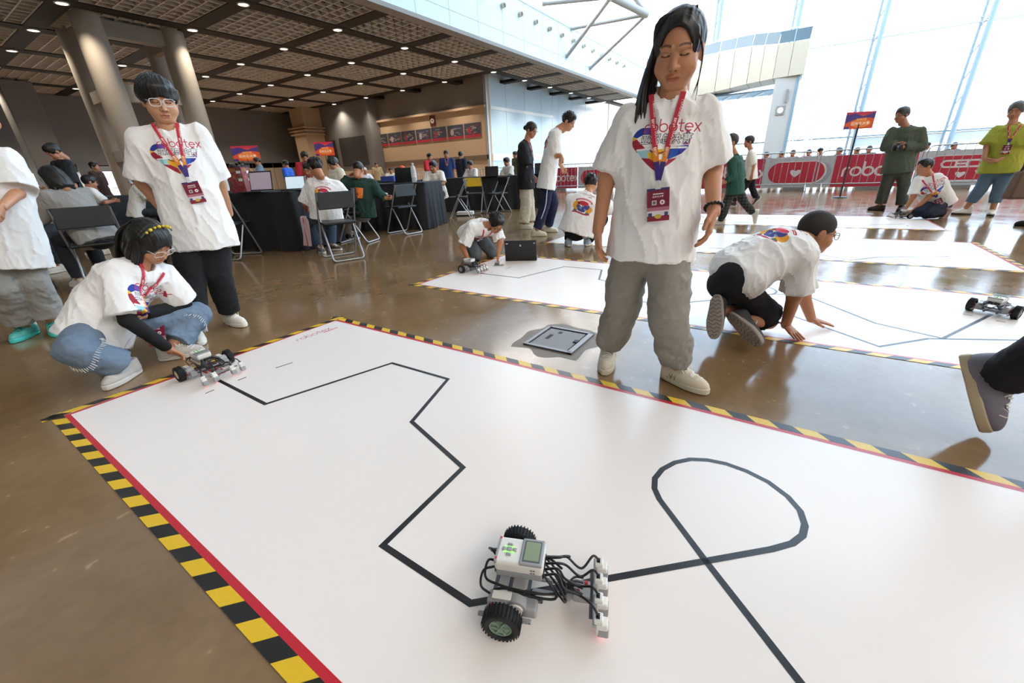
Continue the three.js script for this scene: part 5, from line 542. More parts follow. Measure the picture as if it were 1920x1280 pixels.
  if (o.glasses) { const c = o.glasses, gl = []; for (const q of [-1, 1]) { const pts = []; for (let i = 0; i < 16; i++) { const a = i / 16 * PI * 2; const cx = Math.sign(Math.cos(a)) * Math.abs(Math.cos(a)) ** 0.6 * 0.0255, cy = Math.sign(Math.sin(a)) * Math.abs(Math.sin(a)) ** 0.6 * 0.019; pts.push(V(q * 0.033 + cx, 0.002 + cy, 0.104 - Math.abs(q * 0.033 + cx) * 0.14)); } gl.push(tube(pts, c.r ?? 0.0019, 48, 5, true)); gl.push(bar([q * 0.058, 0.01, 0.095], [q * 0.082, 0.008, 0.01], 0.0018, 5)); gl.push(bar([q * 0.082, 0.008, 0.01], [q * 0.08, -0.008, -0.02], 0.0018, 5)); } gl.push(bar([-0.009, 0.006, 0.103], [0.009, 0.006, 0.103], 0.0018, 5)); const g = merge(gl); const m = part(root, 'glasses', g, std(c.color, 0.35, { metalness: c.metal ?? 0 }), c.label); m.applyMatrix4(HM); if (det < 1.3) part(m, 'lens', merge([-1, 1].map((q) => { const e = new THREE.CylinderGeometry(0.0235, 0.0235, 0.001, 20); e.rotateX(PI / 2); e.scale(1, 0.75, 1); e.rotateY(q * 0.14); e.translate(q * 0.033, 0.002, 0.0995); return e; })), M2.lens); }
  return Object.assign(root, { rig: { v, HM, surf, shirt, C, up, fwd, lat: lat2, s } });
}
function strap(pts, n, hw) { const pos = [], uv = []; for (let i = 0; i + 1 < pts.length; i++) { const side = (k) => { const t = pts[Math.min(k + 1, pts.length - 1)].clone().sub(pts[Math.max(k - 1, 0)]); return t.cross(n).normalize().multiplyScalar(hw); }; const a = pts[i], b = pts[i + 1], sa = side(i), sb = side(i + 1), o = n.clone().multiplyScalar(0.004); const P = [a.clone().add(sa).add(o), a.clone().sub(sa).add(o), b.clone().sub(sb).add(o), b.clone().add(sb).add(o)]; const v0 = i / (pts.length - 1), v1 = (i + 1) / (pts.length - 1), U = [[0, v0], [1, v0], [1, v1], [0, v1]]; for (const k of [0, 1, 2, 0, 2, 3]) { pos.push(P[k].x, P[k].y, P[k].z); uv.push(...U[k]); } } const g = new THREE.BufferGeometry(); g.setAttribute('position', new THREE.Float32BufferAttribute(pos, 3)); g.setAttribute('uv', new THREE.Float32BufferAttribute(uv, 2)); g.computeVertexNormals(); return g; }
function planar(g, c, lat, up, fwd, size) { // print coordinates from the chest plane, front and back halves of the sheet
  const h = g.toNonIndexed(), p = h.attributes.position, nn = h.attributes.normal, uv = new Float32Array(p.count * 2); for (let i = 0; i < p.count; i += 3) { let f = 0; for (let k = 0; k < 3; k++) f += nn.getX(i + k) * fwd.x + nn.getY(i + k) * fwd.y + nn.getZ(i + k) * fwd.z; for (let k = 0; k < 3; k++) { const x = p.getX(i + k) - c.x, y = p.getY(i + k) - c.y, z = p.getZ(i + k) - c.z; const a = clamp((x * lat.x + y * lat.y + z * lat.z) / size, -0.49, 0.49), b = clamp((x * up.x + y * up.y + z * up.z) / size + 0.5, 0.01, 0.99); uv[2 * (i + k)] = f >= 0 ? 0.25 + a / 2 : 0.75 - a / 2; uv[2 * (i + k) + 1] = b; } } h.setAttribute('uv', new THREE.BufferAttribute(uv, 2)); g.userData.out = h;
}
// ---------------------------------------------------------------- the people
// short tufts lying over the scalp, away from the crown
const tufts = (n, len, r, lift = 0.01, front = 0.075) => (HM) => { const out = []; for (let i = 0; i < n; i++) { const a = rr(0, PI * 2), y = rr(-0.15, 0.98), q = Math.sqrt(1 - y * y), d = V(q * Math.sin(a), y, q * Math.cos(a)); const p = V(0.083 * d.x, 0.036 + 0.093 * d.y, -0.014 + 0.102 * d.z); if (p.z > 0.035 && p.y < front) continue; if (p.y < -0.02 && p.z > -0.02) continue; let t = V(0, -1, 0).addScaledVector(d, d.y); if (y > 0.75) t.add(V(0, 0, 0.9).addScaledVector(d, -0.9 * d.z)); t.add(V(rr(-0.3, 0.3), 0, rr(-0.3, 0.3))).normalize(); out.push(lock([p.clone().addScaledVector(t, -len * 0.4), p.clone().addScaledVector(d, lift), p.clone().addScaledVector(t, len * 0.6).addScaledVector(d, lift * 0.5)].map((v) => v.applyMatrix4(HM)), r, 6)); } return out; };
// ridged outsole pattern under a shoe
function treads(p, color) { for (const c of p.children.filter((q) => q.name === 'shoe')) { const l = []; for (let i = 0; i < 11; i++) { const z = -0.08 + i * 0.023, w = shoeWidth(z) * 0.82, pts = []; for (let k = 0; k <= 6; k++) { const x = -w + 2 * w * k / 6; pts.push([x, 0.0005, z + 0.007 * Math.sin(k * 1.9 + i)]); } l.push(tube(pts, 0.0035, 14, 5)); } part(c, 'outsole_ridges', merge(l), cloth2(color, 0.7)); } }
const lock = (pts, r, seg = 18) => { const g = tube(pts, r, seg, 6), p = g.attributes.position, n = seg + 1; for (let i = 0; i < p.count; i++) { const t = Math.floor(i / 7) / seg; const c = g.parameters.path.getPointAt(Math.min(1, t)); const k = Math.max(0.05, 1 - t ** 3); p.setXYZ(i, c.x + (p.getX(i) - c.x) * k, c.y + (p.getY(i) - c.y) * k, c.z + (p.getZ(i) - c.z) * k); } g.computeVertexNormals(); return g; };
{
  const g = person('girl walking beside the near mat in a white printed shirt and grey baggy trousers', POSE.girl, {
    s: 0.96, look: [-8, -17], tilt: 2, hair: 'pony', fat: 1.08, head: 1.06, shW: 0.15, skin: '#bd8460', arm: 1.05, hand: 1.02,
    shirt: { fit: 1.0, drop: 0.1, wide: 1.02, sleeve: 0.86, cuff: 0.076, cap: 0.06, fold: 1.2, printScale: 0.78 }, pants: { color: '#8f897f', fit: 1.3, cuff: 0.062, len: 0.92, fold: 2.1, label: 'baggy grey suede trousers' }, shoes: { color: '#d8cdb4', sole: '#d9cfb8', size: 1.0 }, lanyard: { drop: 0.25, side: 0.012, swing: 0.02 },
    locks: (HM, v) => { const H = (x, y, z) => V(x, y, z).applyMatrix4(HM), out = []; for (let i = 0; i < 60; i++) { const a = rr(-1, 1), b = rr(-1, 1), c = rr(0, 1); const st = H(-0.072 + 0.012 * a, 0.0 + 0.03 * b, -0.04 + 0.05 * c), m1 = H(-0.092 + 0.02 * a, -0.09 + 0.02 * b, -0.005 + 0.04 * c), m2 = H(-0.08 + 0.045 * a, -0.18 + 0.02 * b, 0.055 + 0.045 * c), en = H(-0.05 + 0.08 * a, -0.27 - 0.07 * rnd(), 0.085 + 0.05 * c); out.push(lock([st, m1, m2, en], rr(0.007, 0.014))); } for (let i = 0; i < 7; i++) { const a = rr(0, 1); out.push(lock([H(0.06, 0.07, 0.045 + 0.01 * a), H(0.083 + 0.004 * a, 0.0, 0.05), H(0.083, -0.07 - 0.03 * a, 0.052), H(0.062 + 0.02 * a, -0.13 - 0.04 * a, 0.06)], 0.0017, 14)); } for (let i = 0; i < 12; i++) out.push(lock([H(rr(-0.03, 0.05), 0.122, -0.02), H(rr(-0.07, -0.03), 0.1, 0.04), H(-0.084, 0.02, 0.02), H(-0.092, -0.05, 0.0)], 0.005, 14)); return out; },
  });
  const r = g.rig, w = r.v.wl.clone().lerp(r.v.el, 0.12), bead = []; const ax = r.v.el.clone().sub(r.v.wl).normalize(), e1 = ax.clone().cross(V(0, 0, 1)).normalize(), e2 = ax.clone().cross(e1); for (let i = 0; i < 16; i++) { const a = i / 16 * PI * 2, s = new THREE.SphereGeometry(0.0065, 8, 6); const q = w.clone().addScaledVector(e1, 0.033 * Math.cos(a)).addScaledVector(e2, 0.033 * Math.sin(a)); s.translate(q.x, q.y, q.z); bead.push(s); } for (const c of g.children.filter((q) => q.name === 'shoe')) part(c, 'side_emblem', merge([1, -1].flatMap((q) => [bar([q * 0.0415, 0.03, -0.03], [q * 0.0405, 0.062, -0.02], 0.0035, 6), bar([q * 0.042, 0.03, -0.012], [q * 0.0405, 0.06, -0.004], 0.0035, 6), bar([q * 0.0412, 0.056, -0.022], [q * 0.042, 0.034, -0.01], 0.0035, 6), bar([q * 0.042, 0.03, 0.01], [q * 0.0405, 0.058, 0.014], 0.0035, 6), bar([q * 0.0405, 0.046, -0.006], [q * 0.0415, 0.044, 0.012], 0.003, 6)])), std(0x8d7a4a, 0.6), 'brown side emblem'); part(g, 'bracelet', merge(bead), std(0x15141a, 0.3), 'black bead bracelet');
}
person('boy in clear glasses standing with hands behind his back, white printed shirt and black trousers', POSE.boy, { locks: tufts(170, 0.05, 0.0055, 0.014, 0.06), s: 1.02, look: [6, -12], hair: 'bowl', fat: 1.14, head: 1.04, shW: 0.15, skin: '#c99470', glasses: { color: 0xd9dde0, r: 0.0022, label: 'clear framed glasses' }, shirt: { fit: 0.98, drop: 0.13, wide: 1.06, sleeve: 0.86, cuff: 0.085, fold: 1.0, printScale: 0.85 }, pants: { color: '#16161a', fit: 1.18, cuff: 0.06, len: 0.95 }, shoes: { color: '#e0d9c8', sole: '#e8e2d4' }, lanyard: { drop: 0.24, side: 0.03, swing: 0.02 } });
{
  const g = person('crouching girl with yellow headband, black sleeves and ripped jeans reaching for a robot', POSE.crouch, { s: 0.98, look: [38, -40], tilt: -6, hair: 'long', fat: 1.02, skin: '#c48a66', glasses: { color: 0xd9dde0, label: 'clear framed glasses' }, underSleeve: '#141416', collar: 0.4, bend: 0.05, hipUp: [0.3, 0.95, 0.1], shirt: { fit: 1.0, drop: 0.08, sleeve: 0.85, cuff: 0.085, fold: 1.3, printScale: 0.85 }, pants: { color: '#6d7f92', fit: 1.2, cuff: 0.075, len: 0.93, fold: 1.6, name: 'jeans', label: 'washed blue ripped jeans' }, shoes: { color: '#b7b1a8', sole: '#cfc9bf' }, lanyard: { drop: 0.2, badge: false }, handr: 'reach', palmr: [0.1, -1, 0.1], handl: 'relaxed',
    locks: (HM) => { const H = (x, y, z) => V(x, y, z).applyMatrix4(HM), out = []; for (let i = 0; i < 46; i++) { const sd = i % 2 ? 1 : -1, a = rr(-1, 1), c = rr(0, 1); out.push(lock([H(sd * rr(0.02, 0.06), 0.11, -0.02 - 0.04 * c), H(sd * (0.092 + 0.01 * a), 0.02, -0.02 + 0.05 * c), H(sd * (0.1 + 0.012 * a), -0.09, -0.02 + 0.06 * c), H(sd * (0.09 + 0.03 * a), -0.19 - 0.06 * rnd(), 0.0 + 0.06 * c)], rr(0.006, 0.011))); } for (let i = 0; i < 26; i++) { const a = rr(-1, 1); out.push(lock([H(0.05 * a, 0.1, -0.08), H(0.08 * a, 0.0, -0.12), H(0.09 * a, -0.12, -0.11), H(0.1 * a, -0.22 - 0.06 * rnd(), -0.09)], rr(0.007, 0.012))); } return out; } });
  const hb = []; const bd = []; for (let i = 0; i < 19; i++) { const a = -1.1 + 2.2 * i / 18; const p = V(0.1 * Math.sin(a), 0.045 + 0.1 * Math.cos(a), 0.03).applyMatrix4(g.rig.HM); hb.push(p); if (i > 2 && i < 16 && i % 2) { const s = new THREE.SphereGeometry(i % 4 === 1 ? 0.009 : 0.007, 8, 6); const q = V(0.1 * Math.sin(a), 0.05 + 0.1 * Math.cos(a), 0.036).applyMatrix4(g.rig.HM); s.translate(q.x, q.y, q.z); bd.push(s); } }
  const band = part(g, 'headband', tube(hb, 0.004, 30, 6), std(0x3c5a4c, 0.5), 'headband with yellow flowers'); part(band, 'flower_beads', merge(bd), std(0xe6c51e, 0.5));
  for (const q of ['kl', 'kr']) { const k = g.rig.v[q], an = g.rig.v['a' + q[1]], d = an.clone().sub(k).normalize(), e1 = d.clone().cross(V(0.3, 1, 0.2)).normalize(), e2 = d.clone().cross(e1), fr = []; for (let i = 0; i < 46; i++) { const a = i / 46 * PI * 2, R = 0.092, c = k.clone().addScaledVector(d, 0.05 + 0.012 * Math.sin(a * 3)).addScaledVector(e1, R * Math.cos(a)).addScaledVector(e2, R * Math.sin(a)); fr.push(bar(arr(c), arr(c.clone().addScaledVector(d, rr(0.01, 0.03)).addScaledVector(e1, 0.01 * Math.cos(a) + rr(-0.006, 0.006)).addScaledVector(e2, 0.01 * Math.sin(a))), 0.002, 4)); } part(g, 'frayed_edge', merge(fr), std(0xd8d8d6, 0.9), 'frayed white edge of the ripped knee'); }
  const bp = g.rig.v.kl.clone().lerp(g.rig.v.pel, 0.35); const bdg = part(g, 'badge', bx(0.09, 0.14, 0.003), badgeMat, 'badge card hanging over the knee'); bdg.position.copy(bp).add(V(0.07, -0.06, 0.1)); bdg.rotation.set(-0.7, 0.9, 0.5);
}
{
  const u = [-0.03, 0.1, -1]; const g = person('boy with cropped hair kneeling on hands and knees, white shirt and black shorts', POSE.kneel, { y: 0.012, s: 0.95, look: [118, -12], hair: 'buzz', fat: 1.12, head: 1.0, skin: '#b47a56', arm: 1.12, bulk: 1.05, bend: 0.03, hipUp: [0.5, 0.75, -0.4], glasses: { color: 0x18181a, r: 0.0022, label: 'thin black glasses' }, shirt: { fit: 1.05, drop: -0.05, sleeve: 0.9, cuff: 0.08, fold: 1.3, printScale: 0.8 }, pants: { color: '#11131b', hips: 1.15, len: 0.44, cuff: 0.11, fold: 0.9, name: 'shorts', label: 'black shorts' }, shoes: { color: '#3a3a3c', sole: '#a1948a', size: 1.0 }, soler: [-0.25, 0.45, -1], solel: [0.1, 0.1, -1], handr: 'flat', handl: 'flat', palmr: [0, -1, 0], palml: [0, -1, 0], hairMat: std(0x2a2522, 0.8) });
  treads(g, '#7d7068');
}
person('child in white shirt and cropped grey trousers with turquoise trainers', POSE.left, { s: 1.0, headCell: 0.01, look: [20, -20], hair: 'short', skin: '#c48c68', shirt: { color: '#eceae6', fit: 1.15, drop: 0.16, wide: 1.05, sleeve: 0.85, cuff: 0.088 }, pants: { color: '#9a9892', fit: 1.35, len: 0.86, cuff: 0.075, fold: 1.4, label: 'cropped grey trousers' }, socks: '#eceae6', shoes: { color: '#59b8ac', sole: '#48cfc4', lace: '#3a8f88' } });
person('boy kneeling over the second robot with a lanyard, white shirt and grey trousers', POSE.laptop, { y: 0.012, locks: tufts(90, 0.035, 0.005), s: 0.92, det: 1.2, look: [28, -48], hair: 'short', skin: '#bf825c', bend: 0.04, glasses: { color: 0x222226 }, shirt: { fit: 1.0, drop: 0.05, sleeve: 0.85, cuff: 0.08, printScale: 0.8 }, pants: { color: '#565c60', fit: 1.1, fold: 1.2 }, shoes: { color: '#8b8b88', sole: '#c9c5bc' }, lanyard: { drop: 0.2, badge: false }, handr: 'reach', handl: 'reach', palmr: [0, -1, 0], palml: [0, -1, 0] });
person('tall young man in a white shirt and navy track trousers with a thin side stripe', POSE.tall, { locks: tufts(90, 0.035, 0.005), s: 1.06, det: 1.4, look: [72, -28], hair: 'short', skin: '#c08762', shirt: { fit: 0.98, drop: 0.14, sleeve: 0.9, cuff: 0.082, printScale: 0.9 }, pants: { color: '#1b2342', fit: 1.1, cuff: 0.06, stripe: '#e8e8ea' }, shoes: { color: '#dcd7bb', sole: '#d8d0b6' }, handr: 'grip', handl: 'grip' });
person('woman in a black T-shirt and cream cargo trousers with hair tied back', POSE.woman, { s: 1.02, det: 1.4, look: [62, -22], hair: 'bun', skin: '#bb7f5c', glasses: { color: 0x1c1c1e }, shirt: { color: '#131418', fit: 1.08, drop: 0.12, sleeve: 0.9, cuff: 0.085 }, pants: { color: '#cdc4ae', fit: 1.4, cuff: 0.07, fold: 1.5 }, shoes: { color: '#cfc6b0', sole: '#ddd6c4' }, lanyard: { drop: 0.2 } });
person('squatting child seen from behind, colourful print on the back of a white shirt', POSE.squat, { y: 0.004, locks: tufts(90, 0.035, 0.005), s: 1.02, det: 1.3, look: [165, -25], hair: 'short', skin: '#bf825c', bulk: 1.12, hipUp: [0.1, 0.7, -0.6], shirt: { fit: 1.12, drop: 0.07, sleeve: 0.9, fold: 0.8 }, pants: { color: '#15151a', fit: 1.1 }, shoes: { color: '#9fb5c4', sole: '#d9d7cf', lace: '#7fa0b8' } });
const plaid = dataTex(128, (x, y) => { const a = (x % 32 < 12 ? 1 : 0) + (y % 32 < 12 ? 1 : 0); const v = [0.9, 0.55, 0.28][a]; return [70 * v, 76 * v, 72 * v]; }); plaid.repeat.set(5, 5);
person('child in a dark green blazer and plaid trousers striding past', POSE.green, { y: 0.006, s: 0.86, det: 1.4, look: [-62, -6], hair: 'neat', skin: '#b97c5a', head: 1.06, shirt: { color: '#1f4d3e', fit: 1.1, drop: 0.13, sleeve: 1.85, cuff: 0.066, wrist: 0.042, name: 'blazer' }, pants: { mat: std(0xffffff, 0.85, { map: plaid }), fit: 1.1, cuff: 0.055 }, shoes: { color: '#d8d2c2', sole: '#e4dfd2' }, footFreer: true, hairMat: std(0x2c2320, 0.6) });
person('child in a white shirt and black trousers walking behind the green blazer', POSE.white, { s: 0.9, det: 1.7, look: [-68, -4], hair: 'neat', skin: '#b97c5a', head: 1.0, shirt: { color: '#e9e3d6', fit: 1.05, drop: 0.1, sleeve: 0.85 }, pants: { color: '#17181c', fit: 1.1 }, shoes: { color: '#3c3c3e', sole: '#dcd8cc' }, footFreer: true, hairMat: std(0x2c2320, 0.6) });
{
  const g = person('man in an olive jacket and trousers holding a camera by the barrier', POSE.olive, { s: 1.06, det: 1.5, look: [-38, -6], hair: 'neat', skin: '#a86f52', glasses: { color: 0x9a8f7c }, shirt: { color: '#4d5547', fit: 1.1, drop: 0.1, sleeve: 1.8, cuff: 0.075, wrist: 0.05, name: 'jacket' }, pants: { color: '#444840', fit: 1.2, cuff: 0.07 }, shoes: { color: '#3a2c24', sole: '#2a211c', lace: '#2a211c' }, handr: 'grip', handl: 'grip', hairMat: std(0x3e3d3c, 0.6) });
  const p = g.position, t = g.rig.v.tl; const c = thing('photo_camera', 'black camera held by the man in the olive jacket', 'camera', [p.x + t.x + 0.02, t.y - 0.06, p.z + t.z + 0.06], 0.3); part(c, 'camera_body', rb(0.14, 0.1, 0.07, 0.015, 0, 0.05, 0), std(0x17171a, 0.4)); part(c, 'lens', cyl(0.035, 0.04, 0.09, 0, 0.045, 0.07, 20, 'z'), std(0x202024, 0.35)); part(c, 'viewfinder', rb(0.05, 0.03, 0.05, 0.008, 0, 0.11, 0), std(0x17171a, 0.4));
}
person('boy kneeling by the farthest mat with a robot, white shirt and navy trousers', POSE.farkneel, { y: 0.012, s: 1.0, det: 1.5, look: [-52, -8], hair: 'short', skin: '#b97c5a', shirt: { fit: 1.05, drop: 0.06, sleeve: 0.85 }, pants: { color: '#1a2036', fit: 1.15 }, shoes: { color: '#9a8a84', sole: '#c8a8a0' }, lanyard: true, footFreel: true, footFreer: true });
person('woman in a yellow green shirt and cropped jeans with folded hands', POSE.yellow, { s: 1.02, det: 1.5, look: [-12, -12], hair: 'neat', skin: '#b98264', shirt: { color: '#a6a83c', fit: 1.15, drop: 0.09, sleeve: 0.85, cuff: 0.09 }, pants: { color: '#5a7388', fit: 1.15, len: 0.84, name: 'jeans' }, shoes: { color: '#dcd8cc', sole: '#2a2826' }, socks: '#e4e0d6', lanyard: { drop: 0.16 }, hairMat: std(0x5a5a5c, 0.6), handl: 'grip', handr: 'grip' });
const seatedBoy = person('boy seated at the laptop table, back print on his white shirt, blue jeans', POSE.seated, { locks: tufts(100, 0.04, 0.0055), s: 1.04, det: 1.3, look: [-150, -25], hair: 'short', skin: '#b97c5a', bend: 0.04, hipUp: [-0.2, 0.9, -0.2], shirt: { fit: 1.08, drop: 0.07, sleeve: 0.9, cuff: 0.085, printScale: 0.85 }, pants: { color: '#3f5266', fit: 1.1, name: 'jeans' }, shoes: { color: '#5a5048', sole: '#ddd8ce' } });
{
  const g = person('person in a dark green jacket with an orange back patch bending over the table', POSE.jacket, { s: 1.05, det: 1.4, look: [150, -35], hair: 'buzz', skin: '#b97c5a', bend: 0.05, shirt: { color: '#17392f', fit: 1.15, drop: 0.07, sleeve: 1.85, cuff: 0.075, wrist: 0.05, name: 'jacket' }, pants: { color: '#8b8782', fit: 1.1 }, shoes: { color: '#22262e', sole: '#d8d4ca' }, handr: 'grip', handl: 'relaxed' });
  const r = g.rig, pt = (u, w) => { const q = r.C.clone().addScaledVector(r.lat, u).addScaledVector(r.up, w).addScaledVector(r.fwd, -0.35); for (let i = 0; i < 50; i++) { const d = r.shirt(q.x, q.y, q.z); if (d < 0.004) break; q.addScaledVector(r.fwd, clamp(d * 0.7, 0.002, 0.02)); } return q; }; const gg = new THREE.PlaneGeometry(0.14, 0.16, 6, 6), pp = gg.attributes.position; for (let i = 0; i < pp.count; i++) { const q = pt(-pp.getX(i) - 0.02, pp.getY(i) - 0.16); pp.setXYZ(i, q.x, q.y, q.z); } gg.computeVertexNormals(); part(g, 'back_patch', gg, std(0xe8761c, 0.6, { side: THREE.DoubleSide }), 'orange square patch');
}
person('person striding past in black trousers and grey trainers with a cream sole', POSE.leg, { s: 1.05, headCell: 0.012, look: [90, 0], hair: 'short', shirt: { color: '#22242c', drop: 0.1 }, pants: { color: '#14151c', fit: 1.1, len: 0.97, cuff: 0.06 }, shoes: { color: '#7d7884', sole: '#cdbb98', size: 1.12 }, footFreer: true, soler: [0.55, 0.6, 0.1] });
// ---- people in the background, from upright and seated poses
function turnJ(J, h) { const c = Math.cos(h), s = Math.sin(h), o = {}; for (const k of Object.keys(J)) { const [x, y, z] = J[k]; o[k] = [x * c + z * s, y, -x * s + z * c]; } return o; }
function standJ(h, head, arms = 'down') { const w = 0.108 * h, J = { head: [0, 0.93 * h, 0.02], neck: [0, 0.86 * h, 0], sl: [w, 0.828 * h, 0], sr: [-w, 0.828 * h, 0], pel: [0, 0.51 * h, 0], kl: [0.06 * h, 0.275 * h, 0.01], kr: [-0.06 * h, 0.275 * h, 0.01], al: [0.065 * h, 0.05 * h, -0.01], ar: [-0.065 * h, 0.05 * h, -0.01], fl: [0.085 * h, 0, 0.15], fr: [-0.085 * h, 0, 0.15] }; const A = { down: [[0.13, 0.63, -0.02], [0.14, 0.48, 0.03], [0.14, 0.42, 0.04]], front: [[0.14, 0.64, 0.03], [0.07, 0.62, 0.16], [0.03, 0.62, 0.21]], up: [[0.14, 0.66, 0.09], [0.09, 0.78, 0.17], [0.06, 0.82, 0.2]] }[arms]; for (const [s, q] of [[1, 'l'], [-1, 'r']]) { J['e' + q] = [s * A[0][0] * h, A[0][1] * h, A[0][2] * h]; J['w' + q] = [s * A[1][0] * h, A[1][1] * h, A[1][2] * h]; J['t' + q] = [s * A[2][0] * h, A[2][1] * h, A[2][2] * h]; } return turnJ(J, head); }
function sitJ(h, head, lean = 0.25, seat = 0.5) { const w = 0.108 * h, T = 0.31 * h, py = seat + 0.07, cz = T * Math.sin(lean), cy = py + T * Math.cos(lean); const J = { pel: [0, py, 0], sl: [w, cy, cz], sr: [-w, cy, cz], neck: [0, cy + 0.035 * h, cz + 0.01], head: [0, cy + 0.108 * h, cz + 0.05], kl: [0.09 * h, seat + 0.02, 0.25 * h], kr: [-0.09 * h, seat + 0.02, 0.25 * h], al: [0.08 * h, 0.08, 0.25 * h], ar: [-0.08 * h, 0.08, 0.25 * h], fl: [0.09 * h, 0, 0.36 * h], fr: [-0.09 * h, 0, 0.36 * h] }; for (const [s, q] of [[1, 'l'], [-1, 'r']]) { J['e' + q] = [s * 0.15 * h, cy - 0.14 * h, cz + 0.07 * h]; J['w' + q] = [s * 0.08 * h, cy - 0.13 * h, cz + 0.19 * h]; J['t' + q] = [s * 0.05 * h, cy - 0.13 * h, cz + 0.24 * h]; } return turnJ(J, head); }
const B = (label, at, J, o, group) => person(label, J, { at, s: 1.0, det: 2.2, skin: '#b67d5c', ...o }, group);
const toward = (at, yaw) => { const d = camDir(at, yaw, 0); return Math.atan2(d.x, d.z); };
const bg = (label, x, z, kind, h, yaw, shirt, o = {}) => B(label, [x, z], kind === 'sit' ? sitJ(h, toward([x, z], yaw), o.lean ?? 0.3, o.seat ?? 0.5) : standJ(h, toward([x, z], yaw), o.arms), { look: [yaw + (o.turn ?? 0), o.pitch ?? -12], shirt: shirt === 'tee' ? { sleeve: 0.85, printScale: 0.85 } : { color: shirt, sleeve: o.sleeve ?? 0.85, fit: o.fit ?? 1 }, pants: { color: o.pants ?? '#22242c' }, ...o });
bg('seated girl with long dark hair in a grey shirt, resting on the black table', -6.35, -1.32, 'sit', 1.5, -150, '#8f8b86', { det: 1.4, sleeve: 1.4, hair: 'long', lean: 0.5, pants: '#6d7884', pitch: -35, fit: 1.1 });
bg('man standing in a black T-shirt with a yellow lanyard, looking down', -9.7, -1.97, 'stand', 1.7, -70, '#17191c', { det: 1.7, pitch: -35, arms: 'front' });
bg('seated boy in a white shirt half hidden by the girl in grey', -8.5, -1.5, 'sit', 1.45, -60, '#eceae4', { det: 1.8, lean: 0.5, pitch: -30 });
bg('seated child with black hair bowed behind the child in turquoise trainers', -9.9, -1.2, 'sit', 1.55, -40, '#d9d6d0', { det: 1.8, lean: 0.35, pitch: -35 });
{ const g = bg('seated child in a red cap at the left tables', -11.5, -1.75, 'sit', 1.6, -20, '#8a6b54', { lean: 0.2 }); const c = part(g, 'cap', (() => { const a = new THREE.SphereGeometry(0.105, 16, 8, 0, PI * 2, 0, PI / 2); a.translate(0, 0.035, -0.01); const b = cyl(0.085, 0.085, 0.012, 0, 0.045, 0.08, 16); return merge([a, b]); })(), std(0xb92c34, 0.7), 'red cap'); c.applyMatrix4(g.rig.HM); }
bg('boy in white at the end of the row of three seated boys, nearest the column', -11.0, -2.3, 'sit', 1.45, 100, '#e6e2da', { lean: 0.35 });
{ const g = bg('seated boy in white with a red hair band, in the row of three', -10.8, -2.95, 'sit', 1.45, 95, '#e6e2da', { lean: 0.35 }); const hb = part(g, 'hair_band', tor(0.098, 0.012, 0, 0.045, -0.005, 'y', 6, 24), std(0xc42f35, 0.7), 'red hair band'); hb.applyMatrix4(g.rig.HM); }
bg('seated boy in white resting his arm on the table, in the row of three', -10.6, -3.6, 'sit', 1.48, 100, '#e6e2da', { lean: 0.3 });
bg('standing youth in a dark top against the bright openings', -16.0, -3.85, 'stand', 1.7, 60, '#3c2a28', { pitch: 0 });
bg('standing person in a pale shirt beside the round column', -15.2, -4.5, 'stand', 1.7, 40, '#d9dde0', {});
bg('seated person in a black top holding a white tablet', -9.35, -4.2, 'sit', 1.55, 60, '#1a1b1f', { det: 1.8, lean: 0.2, pitch: -30, sleeve: 1.7 });
bg('boy seated behind the open laptop in a white shirt', -7.75, -4.95, 'sit', 1.5, -25, '#e9e2da', { det: 1.4, lean: 0.25, pitch: -20, lanyard: true });
bg('boy in a cream shirt leaning in behind the boy with the printed back', -7.38, -5.2, 'stand', 1.36, -60, '#e4dcc8', { det: 1.6, pitch: -30 });
bg('standing person in a cream shirt near the orange event sign', -16.6, -7.6, 'stand', 1.65, 70, '#d6cbb6', {});
bg('standing person in a black jacket near the orange event sign', -15.1, -7.2, 'stand', 1.65, 30, '#1d1e22', { sleeve: 1.8 });
{ const g = bg('camera operator in a grey blue shirt behind the laptop table', -14.3, -7.35, 'stand', 1.72, -80, '#7c93a8', { arms: 'up' }); const c = thing('video_camera', 'black video camera raised by the operator in grey blue', 'camera', [-14.55, 1.32, -7.0], 0.6); part(c, 'camera_body', rb(0.16, 0.18, 0.4, 0.03, 0, 0.12, 0), std(0x17171a, 0.5)); part(c, 'lens_hood', cyl(0.06, 0.075, 0.14, 0, 0.12, 0.26, 16, 'z'), std(0x202024, 0.4)); part(c, 'top_handle', tube([[0, 0.2, -0.1], [0, 0.28, -0.08], [0, 0.28, 0.08], [0, 0.2, 0.1]], 0.015, 20, 6), std(0x17171a, 0.5)); }
bg('standing child in a bright blue shirt behind the laptop', -13.8, -7.95, 'stand', 1.6, -120, '#2b62c8', {});
bg('standing person in an open red jacket behind the table', -9.9, -6.2, 'stand', 1.62, 5, '#b22a34', { det: 1.8, arms: 'front', pitch: -25, sleeve: 1.8, pants: '#2a2426' });
{ const g = bg('seated child in an orange cap at the blue tray', -9.7, -9.15, 'sit', 1.45, -20, '#dccfb2', { det: 1.8, lean: 0.45, pitch: -40 }); const c = part(g, 'cap', (() => { const a = new THREE.SphereGeometry(0.108, 16, 8, 0, PI * 2, 0, PI / 2); a.translate(0, 0.03, -0.01); const b = cyl(0.085, 0.085, 0.012, 0, 0.04, 0.09, 16); return merge([a, b]); })(), std(0xe8512c, 0.7), 'orange cap'); c.applyMatrix4(g.rig.HM); }
bg('boy in a white shirt leaning on the table by the white bottle', -7.15, -7.75, 'sit', 1.5, -20, '#ece7df', { det: 1.4, lean: 0.4, pitch: -15, turn: -10 });
